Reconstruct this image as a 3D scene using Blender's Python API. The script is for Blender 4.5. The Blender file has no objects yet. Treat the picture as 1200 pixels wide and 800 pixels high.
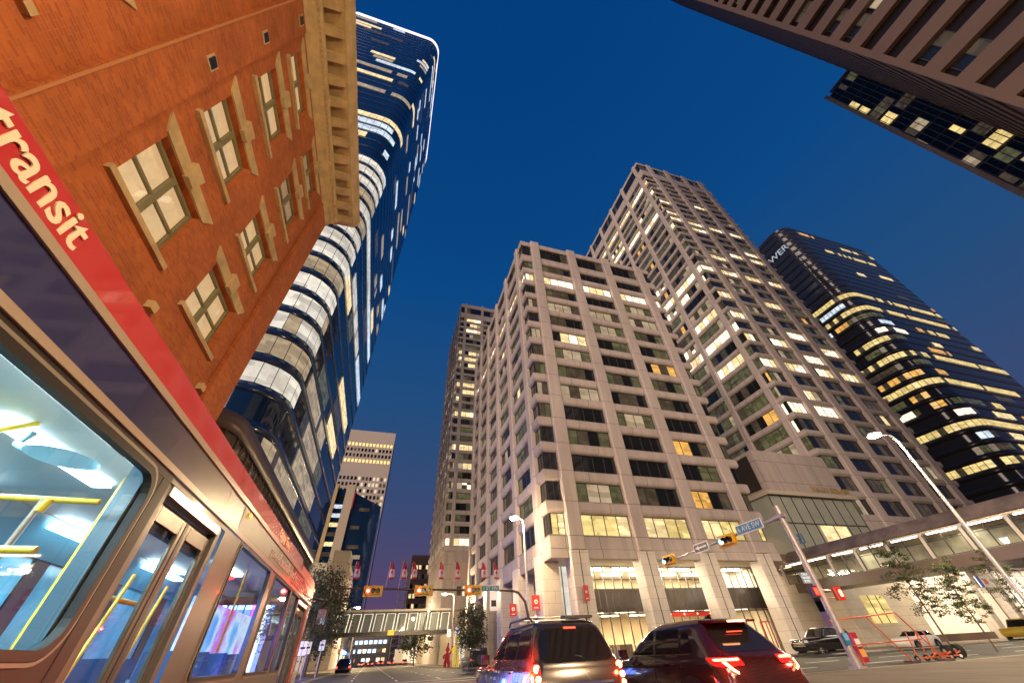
import bpy, bmesh, math, random
from mathutils import Matrix, Vector
R_ = math.radians
rnd = random.Random(11)
S = bpy.context.scene
C = S.collection
# ------------------------------------------------------------------ camera
CAM_H = 1.25
cam_rows = ((0.9579, -0.1583, -0.2395), (-0.2852, -0.6372, -0.7160), (-0.0393, 0.7542, -0.6555))
def norm(v): return Vector(v).normalized()
_f = 419.08
_up = norm((574 - 600, 400 + 80, -_f)); _y = norm((432 - 600, 400 - 775, -_f)); _x = _y.cross(_up).normalized()
cd = bpy.data.cameras.new('camera'); cam = bpy.data.objects.new('camera', cd); C.objects.link(cam)
M3 = Matrix((_x, _y, _up))
cam.matrix_world = Matrix.Translation((0, 0, CAM_H)) @ M3.to_4x4()
cd.sensor_width = 36; cd.lens = 36 * _f / 1200; cd.clip_start = 0.05; cd.clip_end = 3000
S.camera = cam
# ------------------------------------------------------------------ world
W = bpy.data.worlds.new('World'); S.world = W; W.use_nodes = True
nt = W.node_tree; nt.nodes.clear()
out = nt.nodes.new('ShaderNodeOutputWorld')
sky = nt.nodes.new('ShaderNodeTexSky'); sky.sky_type = 'NISHITA'; sky.sun_disc = False
sky.sun_elevation = R_(-3.0); sky.sun_rotation = R_(234); sky.altitude = 1000
b1 = nt.nodes.new('ShaderNodeBackground'); b1.inputs['Strength'].default_value = 0.06
nt.links.new(sky.outputs[0], b1.inputs[0])
tc = nt.nodes.new('ShaderNodeTexCoord'); sx = nt.nodes.new('ShaderNodeSeparateXYZ')
nt.links.new(tc.outputs['Generated'], sx.inputs[0])
cr = nt.nodes.new('ShaderNodeValToRGB'); nt.links.new(sx.outputs['Z'], cr.inputs[0])
els = [(0.0, (0.15, 0.075, 0.115)), (0.10, (0.080, 0.052, 0.125)), (0.28, (0.034, 0.058, 0.15)), (0.5, (0.012, 0.062, 0.175)), (0.75, (0.001, 0.054, 0.20)), (1.0, (0.0, 0.040, 0.175))]
cr.color_ramp.elements[0].position = 0; cr.color_ramp.elements[0].color = (*els[0][1], 1)
cr.color_ramp.elements[1].position = 1; cr.color_ramp.elements[1].color = (*els[-1][1], 1)
for p, c in els[1:-1]:
    e = cr.color_ramp.elements.new(p); e.color = (*c, 1)
b2 = nt.nodes.new('ShaderNodeBackground'); b2.inputs['Strength'].default_value = 1.0
nt.links.new(cr.outputs[0], b2.inputs[0])
ad = nt.nodes.new('ShaderNodeAddShader'); nt.links.new(b1.outputs[0], ad.inputs[0]); nt.links.new(b2.outputs[0], ad.inputs[1])
nt.links.new(ad.outputs[0], out.inputs[0])
# ------------------------------------------------------------------ sun: last warm glow of dusk, very soft
sl = bpy.data.lights.new('sun', 'SUN'); sl.energy = 3.3; sl.angle = R_(60); sl.color = (1.0, 0.77, 0.61)
so = bpy.data.objects.new('sun', sl); C.objects.link(so)
so.rotation_euler = Vector((0.66, 0.70, -0.22)).to_track_quat('-Z', 'Y').to_euler()
S.view_settings.view_transform = 'Standard'; S.view_settings.look = 'None'; S.view_settings.gamma = 1
S.view_settings.use_curve_mapping = False; S.view_settings.exposure = 0.18
S.render.engine = 'CYCLES'
cy = S.cycles; cy.use_denoising = True; cy.max_bounces = 6; cy.diffuse_bounces = 2; cy.glossy_bounces = 4; cy.transmission_bounces = 6
cy.transparent_max_bounces = 12; cy.sample_clamp_indirect = 4; cy.caustics_reflective = False; cy.caustics_refractive = False
# ------------------------------------------------------------------ materials
MATS = {}
def mat(name, col, rough=0.6, metal=0.0, emit=None, es=0.0, var=0.0, scale=1.0, bump=0.0, coat=0.0, kind=None, spec=None, p=()):
    if name in MATS: return MATS[name]
    m = bpy.data.materials.new(name); m.use_nodes = True; n = m.node_tree; b = n.nodes['Principled BSDF']
    b.inputs['Base Color'].default_value = (*col, 1); b.inputs['Roughness'].default_value = rough; b.inputs['Metallic'].default_value = metal
    if spec is not None: b.inputs['Specular IOR Level'].default_value = spec
    b.inputs['Coat Weight'].default_value = coat; b.inputs['Coat Roughness'].default_value = 0.04
    if emit: b.inputs['Emission Color'].default_value = (*emit, 1); b.inputs['Emission Strength'].default_value = es
    L = n.links.new
    if var or bump or kind:
        t = n.nodes.new('ShaderNodeTexCoord')
    if var or bump:
        nz = n.nodes.new('ShaderNodeTexNoise'); nz.inputs['Scale'].default_value = scale; nz.inputs['Detail'].default_value = 6; nz.inputs['Roughness'].default_value = 0.65
        if name.startswith('concrete'):      # rain streaks run down the panels
            ms = n.nodes.new('ShaderNodeMapping'); ms.inputs['Scale'].default_value = (1.0, 1.0, 0.12); L(t.outputs['Object'], ms.inputs[0]); L(ms.outputs[0], nz.inputs['Vector'])
        else: L(t.outputs['Object'], nz.inputs['Vector'])
    src = None
    if var:
        r = n.nodes.new('ShaderNodeValToRGB'); L(nz.outputs[0], r.inputs[0])
        r.color_ramp.elements[0].position = 0.3; r.color_ramp.elements[1].position = 0.7
        r.color_ramp.elements[0].color = (*[c * (1 - var) for c in col], 1); r.color_ramp.elements[1].color = (*[min(1, c * (1 + var)) for c in col], 1)
        src = r.outputs[0]
    hsrc = nz.outputs[0] if bump else None
    if kind == 'brick':       # object X/Y folded with Z so that bricks lie right on any upright wall
        sp = n.nodes.new('ShaderNodeSeparateXYZ'); L(t.outputs['Object'], sp.inputs[0])
        a = n.nodes.new('ShaderNodeMath'); a.operation = 'ADD'; L(sp.outputs[0], a.inputs[0]); L(sp.outputs[1], a.inputs[1])
        cb = n.nodes.new('ShaderNodeCombineXYZ'); L(a.outputs[0], cb.inputs[0]); L(sp.outputs[2], cb.inputs[1])
        bt = n.nodes.new('ShaderNodeTexBrick'); L(cb.outputs[0], bt.inputs['Vector'])
        bt.inputs['Scale'].default_value = 1; bt.inputs['Brick Width'].default_value = p[0]; bt.inputs['Row Height'].default_value = p[1]; bt.inputs['Mortar Size'].default_value = p[2]
        bt.inputs['Mortar Smooth'].default_value = 0.1
        c2 = p[3] if len(p) > 3 else [c * 0.8 for c in col]; c3 = p[4] if len(p) > 4 else [c * 0.55 for c in col]
        bt.inputs['Color1'].default_value = (*col, 1); bt.inputs['Color2'].default_value = (*c2, 1); bt.inputs['Mortar'].default_value = (*c3, 1)
        if src:
            mx = n.nodes.new('ShaderNodeMix'); mx.data_type = 'RGBA'; mx.blend_type = 'MULTIPLY'; mx.inputs[0].default_value = 0.9
            r.color_ramp.elements[0].color = (1 - var, 1 - var, 1 - var, 1); r.color_ramp.elements[1].color = (1, 1, 1, 1)
            L(bt.outputs[0], mx.inputs[6]); L(src, mx.inputs[7]); src = mx.outputs[2]
        else: src = bt.outputs[0]
        hsrc = bt.outputs['Fac']
        bump = -abs(bump) if bump else 0
    if kind == 'room':        # the look of a lit office behind glass: ceiling lamps above, furniture low, uneven blinds
        oi = n.nodes.new('ShaderNodeObjectInfo')
        ad_ = n.nodes.new('ShaderNodeVectorMath'); ad_.operation = 'ADD'; L(t.outputs['Object'], ad_.inputs[0])
        ml = n.nodes.new('ShaderNodeMath'); ml.operation = 'MULTIPLY'; ml.inputs[1].default_value = 37.0; L(oi.outputs['Random'], ml.inputs[0]); L(ml.outputs[0], ad_.inputs[1])
        mpn = n.nodes.new('ShaderNodeMapping'); mpn.inputs['Scale'].default_value = (.55, .55, 2.4); L(ad_.outputs[0], mpn.inputs[0])
        vo = n.nodes.new('ShaderNodeTexVoronoi'); vo.distance = 'CHEBYCHEV'; vo.inputs['Scale'].default_value = p[0] if p else 0.9; vo.inputs['Randomness'].default_value = .75; L(mpn.outputs[0], vo.inputs['Vector'])
        rr = n.nodes.new('ShaderNodeMapRange'); L(vo.outputs['Color'], rr.inputs[0]); rr.inputs[3].default_value = es * 0.55; rr.inputs[4].default_value = es * 1.45
        n2 = n.nodes.new('ShaderNodeTexNoise'); n2.inputs['Scale'].default_value = 1.1; n2.inputs['Detail'].default_value = 1; L(ad_.outputs[0], n2.inputs['Vector'])
        r2 = n.nodes.new('ShaderNodeMapRange'); L(n2.outputs[0], r2.inputs[0]); r2.inputs[1].default_value = 0.35; r2.inputs[2].default_value = 0.6; r2.inputs[3].default_value = 0.6 if len(p) < 2 else .88; r2.inputs[4].default_value = 1.2 if len(p) < 2 else 1.08
        mm = n.nodes.new('ShaderNodeMath'); mm.operation = 'MULTIPLY'; L(rr.outputs[0], mm.inputs[0]); L(r2.outputs[0], mm.inputs[1]); L(mm.outputs[0], b.inputs['Emission Strength'])
    if src: L(src, b.inputs['Base Color'])
    if bump:
        bp = n.nodes.new('ShaderNodeBump'); bp.inputs['Strength'].default_value = min(1, abs(bump)); bp.inputs['Distance'].default_value = 0.02
        bp.invert = bump < 0
        L(hsrc, bp.inputs['Height']); L(bp.outputs[0], b.inputs['Normal'])
    MATS[name] = m; return m
def glassmat(name, tint, refl=0.08, rough=0.02):
    m = bpy.data.materials.new(name); m.use_nodes = True; n = m.node_tree; n.nodes.clear(); L = n.links.new
    o = n.nodes.new('ShaderNodeOutputMaterial'); tr = n.nodes.new('ShaderNodeBsdfTransparent'); tr.inputs[0].default_value = (*tint, 1)
    gl = n.nodes.new('ShaderNodeBsdfGlossy'); gl.inputs['Roughness'].default_value = rough
    fr = n.nodes.new('ShaderNodeLayerWeight'); fr.inputs[0].default_value = 0.35
    mp = n.nodes.new('ShaderNodeMapRange'); mp.inputs[3].default_value = refl; mp.inputs[4].default_value = 0.75; L(fr.outputs['Fresnel'], mp.inputs[0])
    mx = n.nodes.new('ShaderNodeMixShader'); L(mp.outputs[0], mx.inputs[0]); L(tr.outputs[0], mx.inputs[1]); L(gl.outputs[0], mx.inputs[2]); L(mx.outputs[0], o.inputs[0])
    MATS[name] = m; return m
conc = mat('concrete_pink', (0.50, 0.425, 0.385), 0.8, var=0.30, scale=0.9, kind='brick', p=(3.875, 3.37, 0.035, (0.47, 0.40, 0.36), (0.20, 0.165, 0.15)))
conc2 = mat('concrete_tower', (0.56, 0.48, 0.445), 0.8, var=0.26, scale=0.7, kind='brick', p=(4.0, 3.77, 0.045, (0.53, 0.455, 0.42), (0.26, 0.22, 0.20)))
stone = mat('stone_tile', (0.60, 0.53, 0.46), 0.45, var=0.15, scale=0.8, kind='brick', p=(1.6, 0.95, 0.012, (0.55, 0.49, 0.43), (0.25, 0.21, 0.18)))
stonewall = mat('stone_wall', (0.52, 0.45, 0.37), 0.6, var=0.2, scale=0.5, kind='brick', p=(3.2, 1.0, 0.015, (0.48, 0.42, 0.35), (0.26, 0.22, 0.18)))
soffit = mat('soffit', (0.66, 0.56, 0.44), 0.7, var=0.06, scale=0.4)
brick = mat('brick', (0.60, 0.155, 0.030), 0.85, var=0.42, scale=0.5, bump=0.8, kind='brick', p=(0.26, 0.09, 0.010, (0.44, 0.098, 0.018), (0.46, 0.17, 0.065)))
brickb = mat('brick_end', (0.46, 0.11, 0.03), 0.85, var=0.3, scale=0.3)
sand = mat('sandstone', (0.50, 0.36, 0.18), 0.8, var=0.25, scale=1.2, bump=0.2)
frame_g = mat('green_frame', (0.20, 0.18, 0.09), 0.5)
dark = mat('dark_glass', (0.012, 0.014, 0.018), 0.06, spec=0.8)
dim = mat('dim_glass', (0.03, 0.026, 0.02), 0.1, emit=(0.45, 0.33, 0.2), es=0.10, kind='room', p=(0.7,))
olive = mat('olive_glass', (0.03, 0.03, 0.02), 0.1, emit=(0.42, 0.40, 0.18), es=0.17, kind='room', p=(0.7,))
blind = mat('blind_glass', (0.12, 0.10, 0.08), 0.15, emit=(0.75, 0.58, 0.36), es=0.42, kind='room', p=(0.6, 1))
warm = mat('warm_glass', (0.1, 0.08, 0.05), 0.15, emit=(1.0, 0.74, 0.36), es=0.95, kind='room', p=(1.1, 1))
bright = mat('bright_glass', (0.1, 0.09, 0.08), 0.15, emit=(1.0, 0.83, 0.58), es=1.5, kind='room', p=(1.4, 1))
amber = mat('amber_glass', (0.1, 0.06, 0.02), 0.15, emit=(1.0, 0.52, 0.12), es=0.7, kind='room', p=(1.2, 1))
goldw = mat('gold_glass', (0.1, 0.08, 0.02), 0.15, emit=(1.0, 0.74, 0.28), es=0.75, kind='room', p=(0.9, 1))
coolw = mat('cool_glass', (0.1, 0.1, 0.1), 0.15, emit=(0.75, 0.88, 1.0), es=0.75, kind='room', p=(0.9, 1))
white_lit = mat('white_lit_glass', (0.2, 0.2, 0.2), 0.1, emit=(0.95, 0.88, 0.74), es=0.6, kind='room', p=(0.3, 1))
crown = mat('crown_light', (0.5, 0.5, 0.5), 0.4, emit=(0.92, 0.85, 1.0), es=1.3)
mull = mat('mullion', (0.03, 0.03, 0.03), 0.4)
mullw = mat('mullion_pale', (0.45, 0.40, 0.34), 0.5)
blueglass = mat('blue_glass', (0.006, 0.022, 0.065), 0.05, spec=1.0, var=0.3, scale=0.05)
bluespan = mat('blue_spandrel', (0.01, 0.025, 0.075), 0.12, spec=0.9)
blackglass = mat('black_glass', (0.018, 0.019, 0.026), 0.07, spec=0.7)
midglass = mat('smoke_glass', (0.035, 0.036, 0.045), 0.12, spec=0.8)
blackspan = mat('black_spandrel', (0.03, 0.026, 0.024), 0.25)
tanband = mat('tan_band', (0.10, 0.058, 0.042), 0.6, var=0.15, scale=0.1)
brownmetal = mat('brown_metal', (0.10, 0.065, 0.05), 0.35, var=0.2, scale=0.3)
steel = mat('grey_steel', (0.42, 0.38, 0.38), 0.4, 0.3, var=0.2, scale=2)
galv = mat('galvanised', (0.55, 0.52, 0.50), 0.35, 0.5, var=0.15, scale=3)
black = mat('black_plastic', (0.012, 0.012, 0.014), 0.4)
rubber = mat('rubber', (0.012, 0.012, 0.012), 0.8)
chrome = mat('chrome', (0.7, 0.7, 0.7), 0.1, 1.0)
alu = mat('aluminium', (0.5, 0.48, 0.46), 0.3, 0.8)
red_e = mat('red_lamp', (0.5, 0.01, 0.01), 0.3, emit=(1.0, 0.05, 0.02), es=5)
red_c = mat('red_lamp_core', (0.5, 0.2, 0.05), 0.3, emit=(1.0, 0.42, 0.16), es=9)
red_s = mat('signal_red', (0.5, 0.01, 0.01), 0.3, emit=(1.0, 0.007, 0.004), es=30)
red_sc = mat('signal_red_core', (0.5, 0.3, 0.2), 0.3, emit=(1.0, 0.55, 0.35), es=30)
red_m = mat('red_lens', (0.35, 0.01, 0.01), 0.15, emit=(1, 0.03, 0.02), es=0.5, coat=0.5)
green_e = mat('white_blue_lamp', (0.2, 0.4, 0.5), 0.3, emit=(0.35, 0.85, 1.0), es=5)
lampw = mat('street_light_lens', (0.9, 0.9, 0.8), 0.3, emit=(1.0, 0.86, 0.6), es=150)
yellow = mat('signal_yellow', (0.75, 0.42, 0.02), 0.45)
signblue = mat('sign_blue', (0.02, 0.22, 0.38), 0.4)
white = mat('white_paint', (0.8, 0.8, 0.78), 0.5)
redpaint = mat('red_paint', (0.6, 0.03, 0.03), 0.45)
signred = mat('sign_red_lit', (0.45, 0.03, 0.025), 0.45, emit=(1, 0.06, 0.03), es=0.04)
orange = mat('orange_paint', (0.55, 0.09, 0.02), 0.4)
asphalt = mat('asphalt', (0.075, 0.068, 0.058), 0.72, var=0.35, scale=0.8, bump=0.3)
pave = mat('pavement', (0.21, 0.16, 0.115), 0.8, var=0.45, scale=0.35, kind='brick', p=(1.5, 1.5, 0.04, (0.185, 0.14, 0.10), (0.08, 0.062, 0.045)))
kerbm = mat('kerb_concrete', (0.42, 0.37, 0.31), 0.8, var=0.2, scale=2)
paint = mat('road_paint', (0.75, 0.75, 0.72), 0.6, var=0.25, scale=4)
leaf = mat('leaf', (0.07, 0.085, 0.022), 0.6, var=0.5, scale=1.5)
leaf2 = mat('leaf_dark', (0.035, 0.055, 0.02), 0.6, var=0.5, scale=1.5)
leaf3 = mat('leaf_olive', (0.12, 0.095, 0.035), 0.6, var=0.5, scale=1.5)
bark = mat('bark', (0.14, 0.10, 0.07), 0.9, var=0.4, scale=6)
cglass = mat('car_glass', (0.012, 0.011, 0.012), 0.04, spec=0.7)
clear = glassmat('clear_glass', (0.9, 0.92, 0.92), 0.05)
tint = glassmat('tinted_glass', (0.35, 0.33, 0.30), 0.07)
tintd = glassmat('dark_tinted_glass', (0.12, 0.11, 0.12), 0.07)
# ------------------------------------------------------------------ mesh builder
class MB:
    def __init__(s): s.v = []; s.f = []; s.m = []; s.mats = []; s.sm = []
    def mi(s, m):
        if m not in s.mats: s.mats.append(m)
        return s.mats.index(m)
    def add(s, vs, fs, m, smooth=False):
        o = len(s.v); s.v += [tuple(v) for v in vs]; k = s.mi(m)
        for f in fs: s.f.append([o + i for i in f]); s.m.append(k); s.sm.append(smooth)
        return s
    def box(s, a, b, m):
        x0, y0, z0 = (min(p, q) for p, q in zip(a, b)); x1, y1, z1 = (max(p, q) for p, q in zip(a, b))
        return s.add([(x0, y0, z0), (x1, y0, z0), (x1, y1, z0), (x0, y1, z0), (x0, y0, z1), (x1, y0, z1), (x1, y1, z1), (x0, y1, z1)],
            [(0, 3, 2, 1), (4, 5, 6, 7), (0, 1, 5, 4), (1, 2, 6, 5), (2, 3, 7, 6), (3, 0, 4, 7)], m)
    def cbox(s, a, b, m, c=0.03):      # box with the upright edges chamfered
        x0, y0, z0 = (min(p, q) for p, q in zip(a, b)); x1, y1, z1 = (max(p, q) for p, q in zip(a, b))
        P = [(x0 + c, y0), (x1 - c, y0), (x1, y0 + c), (x1, y1 - c), (x1 - c, y1), (x0 + c, y1), (x0, y1 - c), (x0, y0 + c)]
        return s.prism(P, z0, z1, m)
    def prism(s, P, z0, z1, m, smooth=False):
        n = len(P); vs = [(x, y, z0) for x, y in P] + [(x, y, z1) for x, y in P]
        s.add(vs, [(i, (i + 1) % n, n + (i + 1) % n, n + i) for i in range(n)], m, smooth)
        s.add(vs, [tuple(range(n))[::-1], tuple(range(n, 2 * n))], m); return s
    def quad(s, a, b, c, d, m): return s.add([a, b, c, d], [(0, 1, 2, 3)], m)
    def tube(s, pts, rad, m, n=8, caps=True):
        pts = [Vector(p) for p in pts]; rs = rad if isinstance(rad, (list, tuple)) else [rad] * len(pts)
        vs = []; u = None
        for i, p in enumerate(pts):
            t = (pts[min(i + 1, len(pts) - 1)] - pts[max(i - 1, 0)]).normalized()
            if u is None: u = t.orthogonal().normalized()
            else: u = (u - t * u.dot(t)).normalized()
            w = t.cross(u)
            for k in range(n):
                a = 2 * math.pi * k / n; vs.append(p + (u * math.cos(a) + w * math.sin(a)) * rs[i])
        fs = [(i * n + k, i * n + (k + 1) % n, (i + 1) * n + (k + 1) % n, (i + 1) * n + k) for i in range(len(pts) - 1) for k in range(n)]
        s.add(vs, fs, m, True)
        if caps: s.add(vs[:n], [tuple(range(n))[::-1]], m); s.add(vs[-n:], [tuple(range(n))], m)
        return s
    def cyl(s, a, b, r, m, n=16): return s.tube([a, b], r, m, n)
    def ring(s, foot, prof, m, smooth=False, close=False):
        # foot: function inset -> list of (x, y) round the plan; prof: list of (inset, z)
        rows = [[(x, y, z) for x, y in foot(i)] for i, z in prof]; n = len(rows[0]); vs = [v for r in rows for v in r]
        fs = []
        for j in range(len(rows) - 1):
            for k in range(n): fs.append((j * n + k, j * n + (k + 1) % n, (j + 1) * n + (k + 1) % n, (j + 1) * n + k))
        if close: fs.append(tuple(range((len(rows) - 1) * n, len(rows) * n)))
        return s.add(vs, fs, m, smooth)
    def mesh(s, name, off=(0, 0, 0)):
        me = bpy.data.meshes.new(name)
        me.from_pydata([(v[0] - off[0], v[1] - off[1], v[2] - off[2]) for v in s.v], [], s.f)
        for m in s.mats: me.materials.append(m)
        me.polygons.foreach_set('material_index', s.m); me.polygons.foreach_set('use_smooth', s.sm); me.update(); return me
    def build(s, name, parent=None, local=False):
        off = (0, 0, 0)
        if parent is not None and not local:
            p = parent
            while p.parent: p = p.parent
            off = p.location
        return link(name, s.mesh(name, off), parent)
def link(name, me, parent=None, loc=(0, 0, 0), rz=0.0):
    o = bpy.data.objects.new(name, me); C.objects.link(o); o.location = loc; o.rotation_euler = (0, 0, rz)
    if parent is not None: o.parent = parent
    return o
def tag(o, label=None, cat=None, group=None, kind=None):
    if label: o['label'] = label
    if cat: o['category'] = cat
    if group: o['group'] = group
    if kind: o['kind'] = kind
    return o
def thing(name, label, cat, loc=(0, 0, 0), group=None, rz=0.0):
    o = bpy.data.objects.new(name, None); C.objects.link(o); o.location = loc; o.rotation_euler = (0, 0, rz)
    o.empty_display_size = 0.3
    return tag(o, label, cat, group)
def struct(name, mb): return tag(mb.build(name), kind='structure')
def kids(o): return [c for c in C.objects if c.parent is o]
def copy_tree(o, parent=None):
    c = o.copy(); C.objects.link(c); c.parent = parent
    for k in kids(o): copy_tree(k, c)
    return c
def text_mesh(txt, size, m, ext=0.004, align='CENTER', shear=0.0, bold=0.0):
    cu = bpy.data.curves.new('lettering', 'FONT'); cu.body = txt; cu.size = size; cu.extrude = ext; cu.align_x = align; cu.align_y = 'CENTER'; cu.shear = shear; cu.offset = bold
    cu.resolution_u = 3
    o = bpy.data.objects.new('lettering', cu); C.objects.link(o); bpy.context.view_layer.update()
    dg = bpy.context.evaluated_depsgraph_get(); me = bpy.data.meshes.new_from_object(o.evaluated_get(dg))
    bpy.data.objects.remove(o); me.materials.clear(); me.materials.append(m); return me
def put_text(name, txt, size, m, parent, origin, right, up, **k):
    """letters reading along `right`, standing along `up`; origin is relative to the parent"""
    me = text_mesh(txt, size, m, **k); r = Vector(right).normalized(); u = Vector(up).normalized(); n = r.cross(u)
    me.transform(Matrix((r, u, n)).transposed().to_4x4()); me.transform(Matrix.Translation(origin))
    return link(name, me, parent)
def leaf_faces(mb, c, rx, ry, rz, n, size, m, mats=None, seed=0, gaps=0.5):
    rr = random.Random(seed); clumps = []
    for i in range(max(5, n // 45)):
        while True:
            p = Vector((rr.uniform(-1, 1), rr.uniform(-1, 1), rr.uniform(-1, 1)))
            if 0.25 < p.length < 1: break
        clumps.append((p, rr.uniform(0.10, 0.28), rr.choice(mats or [m])))
    for i in range(n):
        p, r, mm = rr.choice(clumps)
        q = p + Vector((rr.gauss(0, 1), rr.gauss(0, 1), rr.gauss(0, 0.8))) * r * gaps
        q = Vector((c[0] + q.x * rx, c[1] + q.y * ry, c[2] + q.z * rz))
        a = Vector((rr.gauss(0, 1), rr.gauss(0, 1), rr.gauss(0, 0.6))).normalized(); b = a.orthogonal().normalized(); b.rotate(Matrix.Rotation(rr.uniform(0, 6.28), 3, a))
        s = size * rr.uniform(0.6, 1.3)
        mb.add([q - a * s, q + b * s * 0.45, q + a * s, q - b * s * 0.45], [(0, 1, 2, 3)], mm)
# ------------------------------------------------------------------ windows as separate parts, at most 100 of them
def place_windows(root, items, name='window'):
    """items: (mesh, world location, rz); nearest 100 become parts, the rest one joined part"""
    items = sorted(items, key=lambda t: (Vector(t[1]) - Vector((0, 0, CAM_H))).length)
    ox = root.location
    for me, loc, rz in items[:100]:
        link(name, me, root, (loc[0] - ox[0], loc[1] - ox[1], loc[2] - ox[2]), rz)
    rest = items[100:]
    if rest:
        bm = bmesh.new(); mats = []
        for me, loc, rz in rest:
            for m in me.materials:
                if m not in mats: mats.append(m)
        for me, loc, rz in rest:
            t = me.copy(); t.transform(Matrix.Translation((loc[0] - ox[0], loc[1] - ox[1], loc[2] - ox[2])) @ Matrix.Rotation(rz, 4, 'Z'))
            idx = [mats.index(m) for m in me.materials]
            n0 = len(bm.faces); bm.from_mesh(t); bm.faces.ensure_lookup_table()
            for f in bm.faces[n0:]: f.material_index = idx[f.material_index]
            bpy.data.meshes.remove(t)
        me = bpy.data.meshes.new('windows'); bm.to_mesh(me); bm.free()
        for m in mats: me.materials.append(m)
        tag(link('windows', me, root), kind='stuff')
WCACHE = {}
def window_mesh(w, h, n, state, var, mm=None, bar=0.07, transom=False):
    key = (round(w, 2), round(h, 2), n, state, var, transom)
    if key in WCACHE: return WCACHE[key]
    rr = random.Random(str(key)); mb = MB(); mm = mm or mull; pw = w / n
    pool = {'dark': [dark, dark, dim, dark], 'dim': [dim, dark, olive, dim], 'olive': [olive, olive, dim, olive], 'blind': [blind, blind, blind, dim], 'mixed': [warm, blind, bright, dim, dark],
            'warm': [warm, warm, bright], 'bright': [bright, bright, bright, warm], 'amber': [amber, dim, dark, amber], 'dull': [dim, dark, blind, olive], 'gold': [goldw, warm, goldw]}[state]
    for i in range(n):
        x0 = -w / 2 + i * pw; m = rr.choice(pool) if state != 'bright' or rr.random() < .8 else bright
        if state in ('warm', 'bright', 'mixed') and rr.random() < 0.25:
            zc = h * rr.uniform(0.35, 0.75)
            mb.quad((x0, 0, 0), (x0 + pw, 0, 0), (x0 + pw, 0, zc), (x0, 0, zc), rr.choice(pool)); mb.quad((x0, 0, zc), (x0 + pw, 0, zc), (x0 + pw, 0, h), (x0, 0, h), m)
        else: mb.quad((x0, 0, 0), (x0 + pw, 0, 0), (x0 + pw, 0, h), (x0, 0, h), m)
    for i in range(n + 1):
        x = -w / 2 + i * pw; x = min(max(x, -w / 2 + bar / 2), w / 2 - bar / 2); mb.box((x - bar / 2, -0.07, 0), (x + bar / 2, 0.01, h), mm)
    mb.box((-w / 2 + bar / 2, -0.06, h - bar), (w / 2 - bar / 2, 0.01, h), mm); mb.box((-w / 2 + bar / 2, -0.06, 0), (w / 2 - bar / 2, 0.01, bar), mm)
    me = mb.mesh('window'); WCACHE[key] = me; return me
def rect_foot(x0, y0, x1, y1):
    return lambda i: [(x0 + i, y0 + i), (x1 - i, y0 + i), (x1 - i, y1 - i), (x0 + i, y1 - i)]
# ================================================================== SETTING
g = MB(); g.add([(-900, -400, -0.02), (900, -400, -0.02), (900, 1800, -0.02), (-900, 1800, -0.02)], [(0, 1, 2, 3)], asphalt); struct('ground', g)
g = MB(); g.quad((-4.9, -60, 0.0), (12.3, -60, 0.0), (12.3, 700, 0.0), (-4.9, 700, 0.0), asphalt); struct('road', g)
g = MB(); g.quad((-200, 16.6, 0.004), (300, 16.6, 0.004), (300, 33.6, 0.004), (-200, 33.6, 0.004), asphalt); struct('cross_road', g)
def pavement(name, x0, y0, x1, y1, round_c=None):
    mb = MB(); z = 0.13; P = [(x0, y0), (x1, y0), (x1, y1), (x0, y1)]
    if round_c:
        r = 4.0; Q = []
        for i, (x, y) in enumerate(P):
            if i == round_c - 1:
                sx_ = 1 if x == x0 else -1; sy_ = 1 if y == y0 else -1; cx, cy_ = x + sx_ * r, y + sy_ * r; arc = []
                for k in range(9):
                    a = math.pi / 2 * k / 8; arc.append((cx - sx_ * r * math.cos(a), cy_ - sy_ * r * math.sin(a)))
                nxt = P[(i + 1) % 4]
                if abs(arc[-1][0] - nxt[0]) + abs(arc[-1][1] - nxt[1]) > abs(arc[0][0] - nxt[0]) + abs(arc[0][1] - nxt[1]): arc = arc[::-1]
                Q += arc
            else: Q.append((x, y))
        P = Q
    mb.prism(P, -0.01, z, kerbm)
    # paving sheet inset from the kerb edge
    cx = sum(p[0] for p in P) / len(P); cy_ = sum(p[1] for p in P) / len(P)
    sh = MB(); sh.add([(x + (0.22 if x < cx else -0.22), y + (0.22 if y < cy_ else -0.22), z + 0.004) for x, y in P], [tuple(range(len(P)))], pave)
    struct(name, sh); struct(name.replace('pavement', 'kerb'), mb)
pavement('pavement', 12.6, -60, 260, 16.3, 4)
pavement('pavement', 12.6, 34.0, 260, 230, 1)
pavement('pavement', -90, 34.0, -5.2, 230, 2)
pavement('pavement', -90, -60, -5.2, 16.3, 3)
# lane dashes, stop bar and crossing bars
for i, x in enumerate((-1.2, 2.4, 5.8, 9.2)):
    mb = MB(); y = 40.0
    while y < 260: mb.box((x - 0.07, y, 0.0), (x + 0.07, y + 2.6, 0.006), paint); y += 6.5
    struct('lane_marking', mb)
mb = MB(); mb.box((-4.6, 14.2, 0.0), (12.0, 14.5, 0.006), paint); mb.box((-4.6, 34.3, 0), (12, 34.5, 0.006), paint); mb.box((-4.6, 37.6, 0), (12, 37.8, 0.006), paint)
for x in (14, 40): 
    for y in (21, 25.2, 29.4): 
        for k in range(14): mb.box((x + k * 7, y - 0.06, 0.004), (x + k * 7 + 3, y + 0.06, 0.010), paint)
    break
struct('road_marking', mb)
mb = MB(); mb.box((13.0, 16.75, 0.004), (250, 17.0, 0.009), paint); struct('edge_marking', mb)

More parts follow.
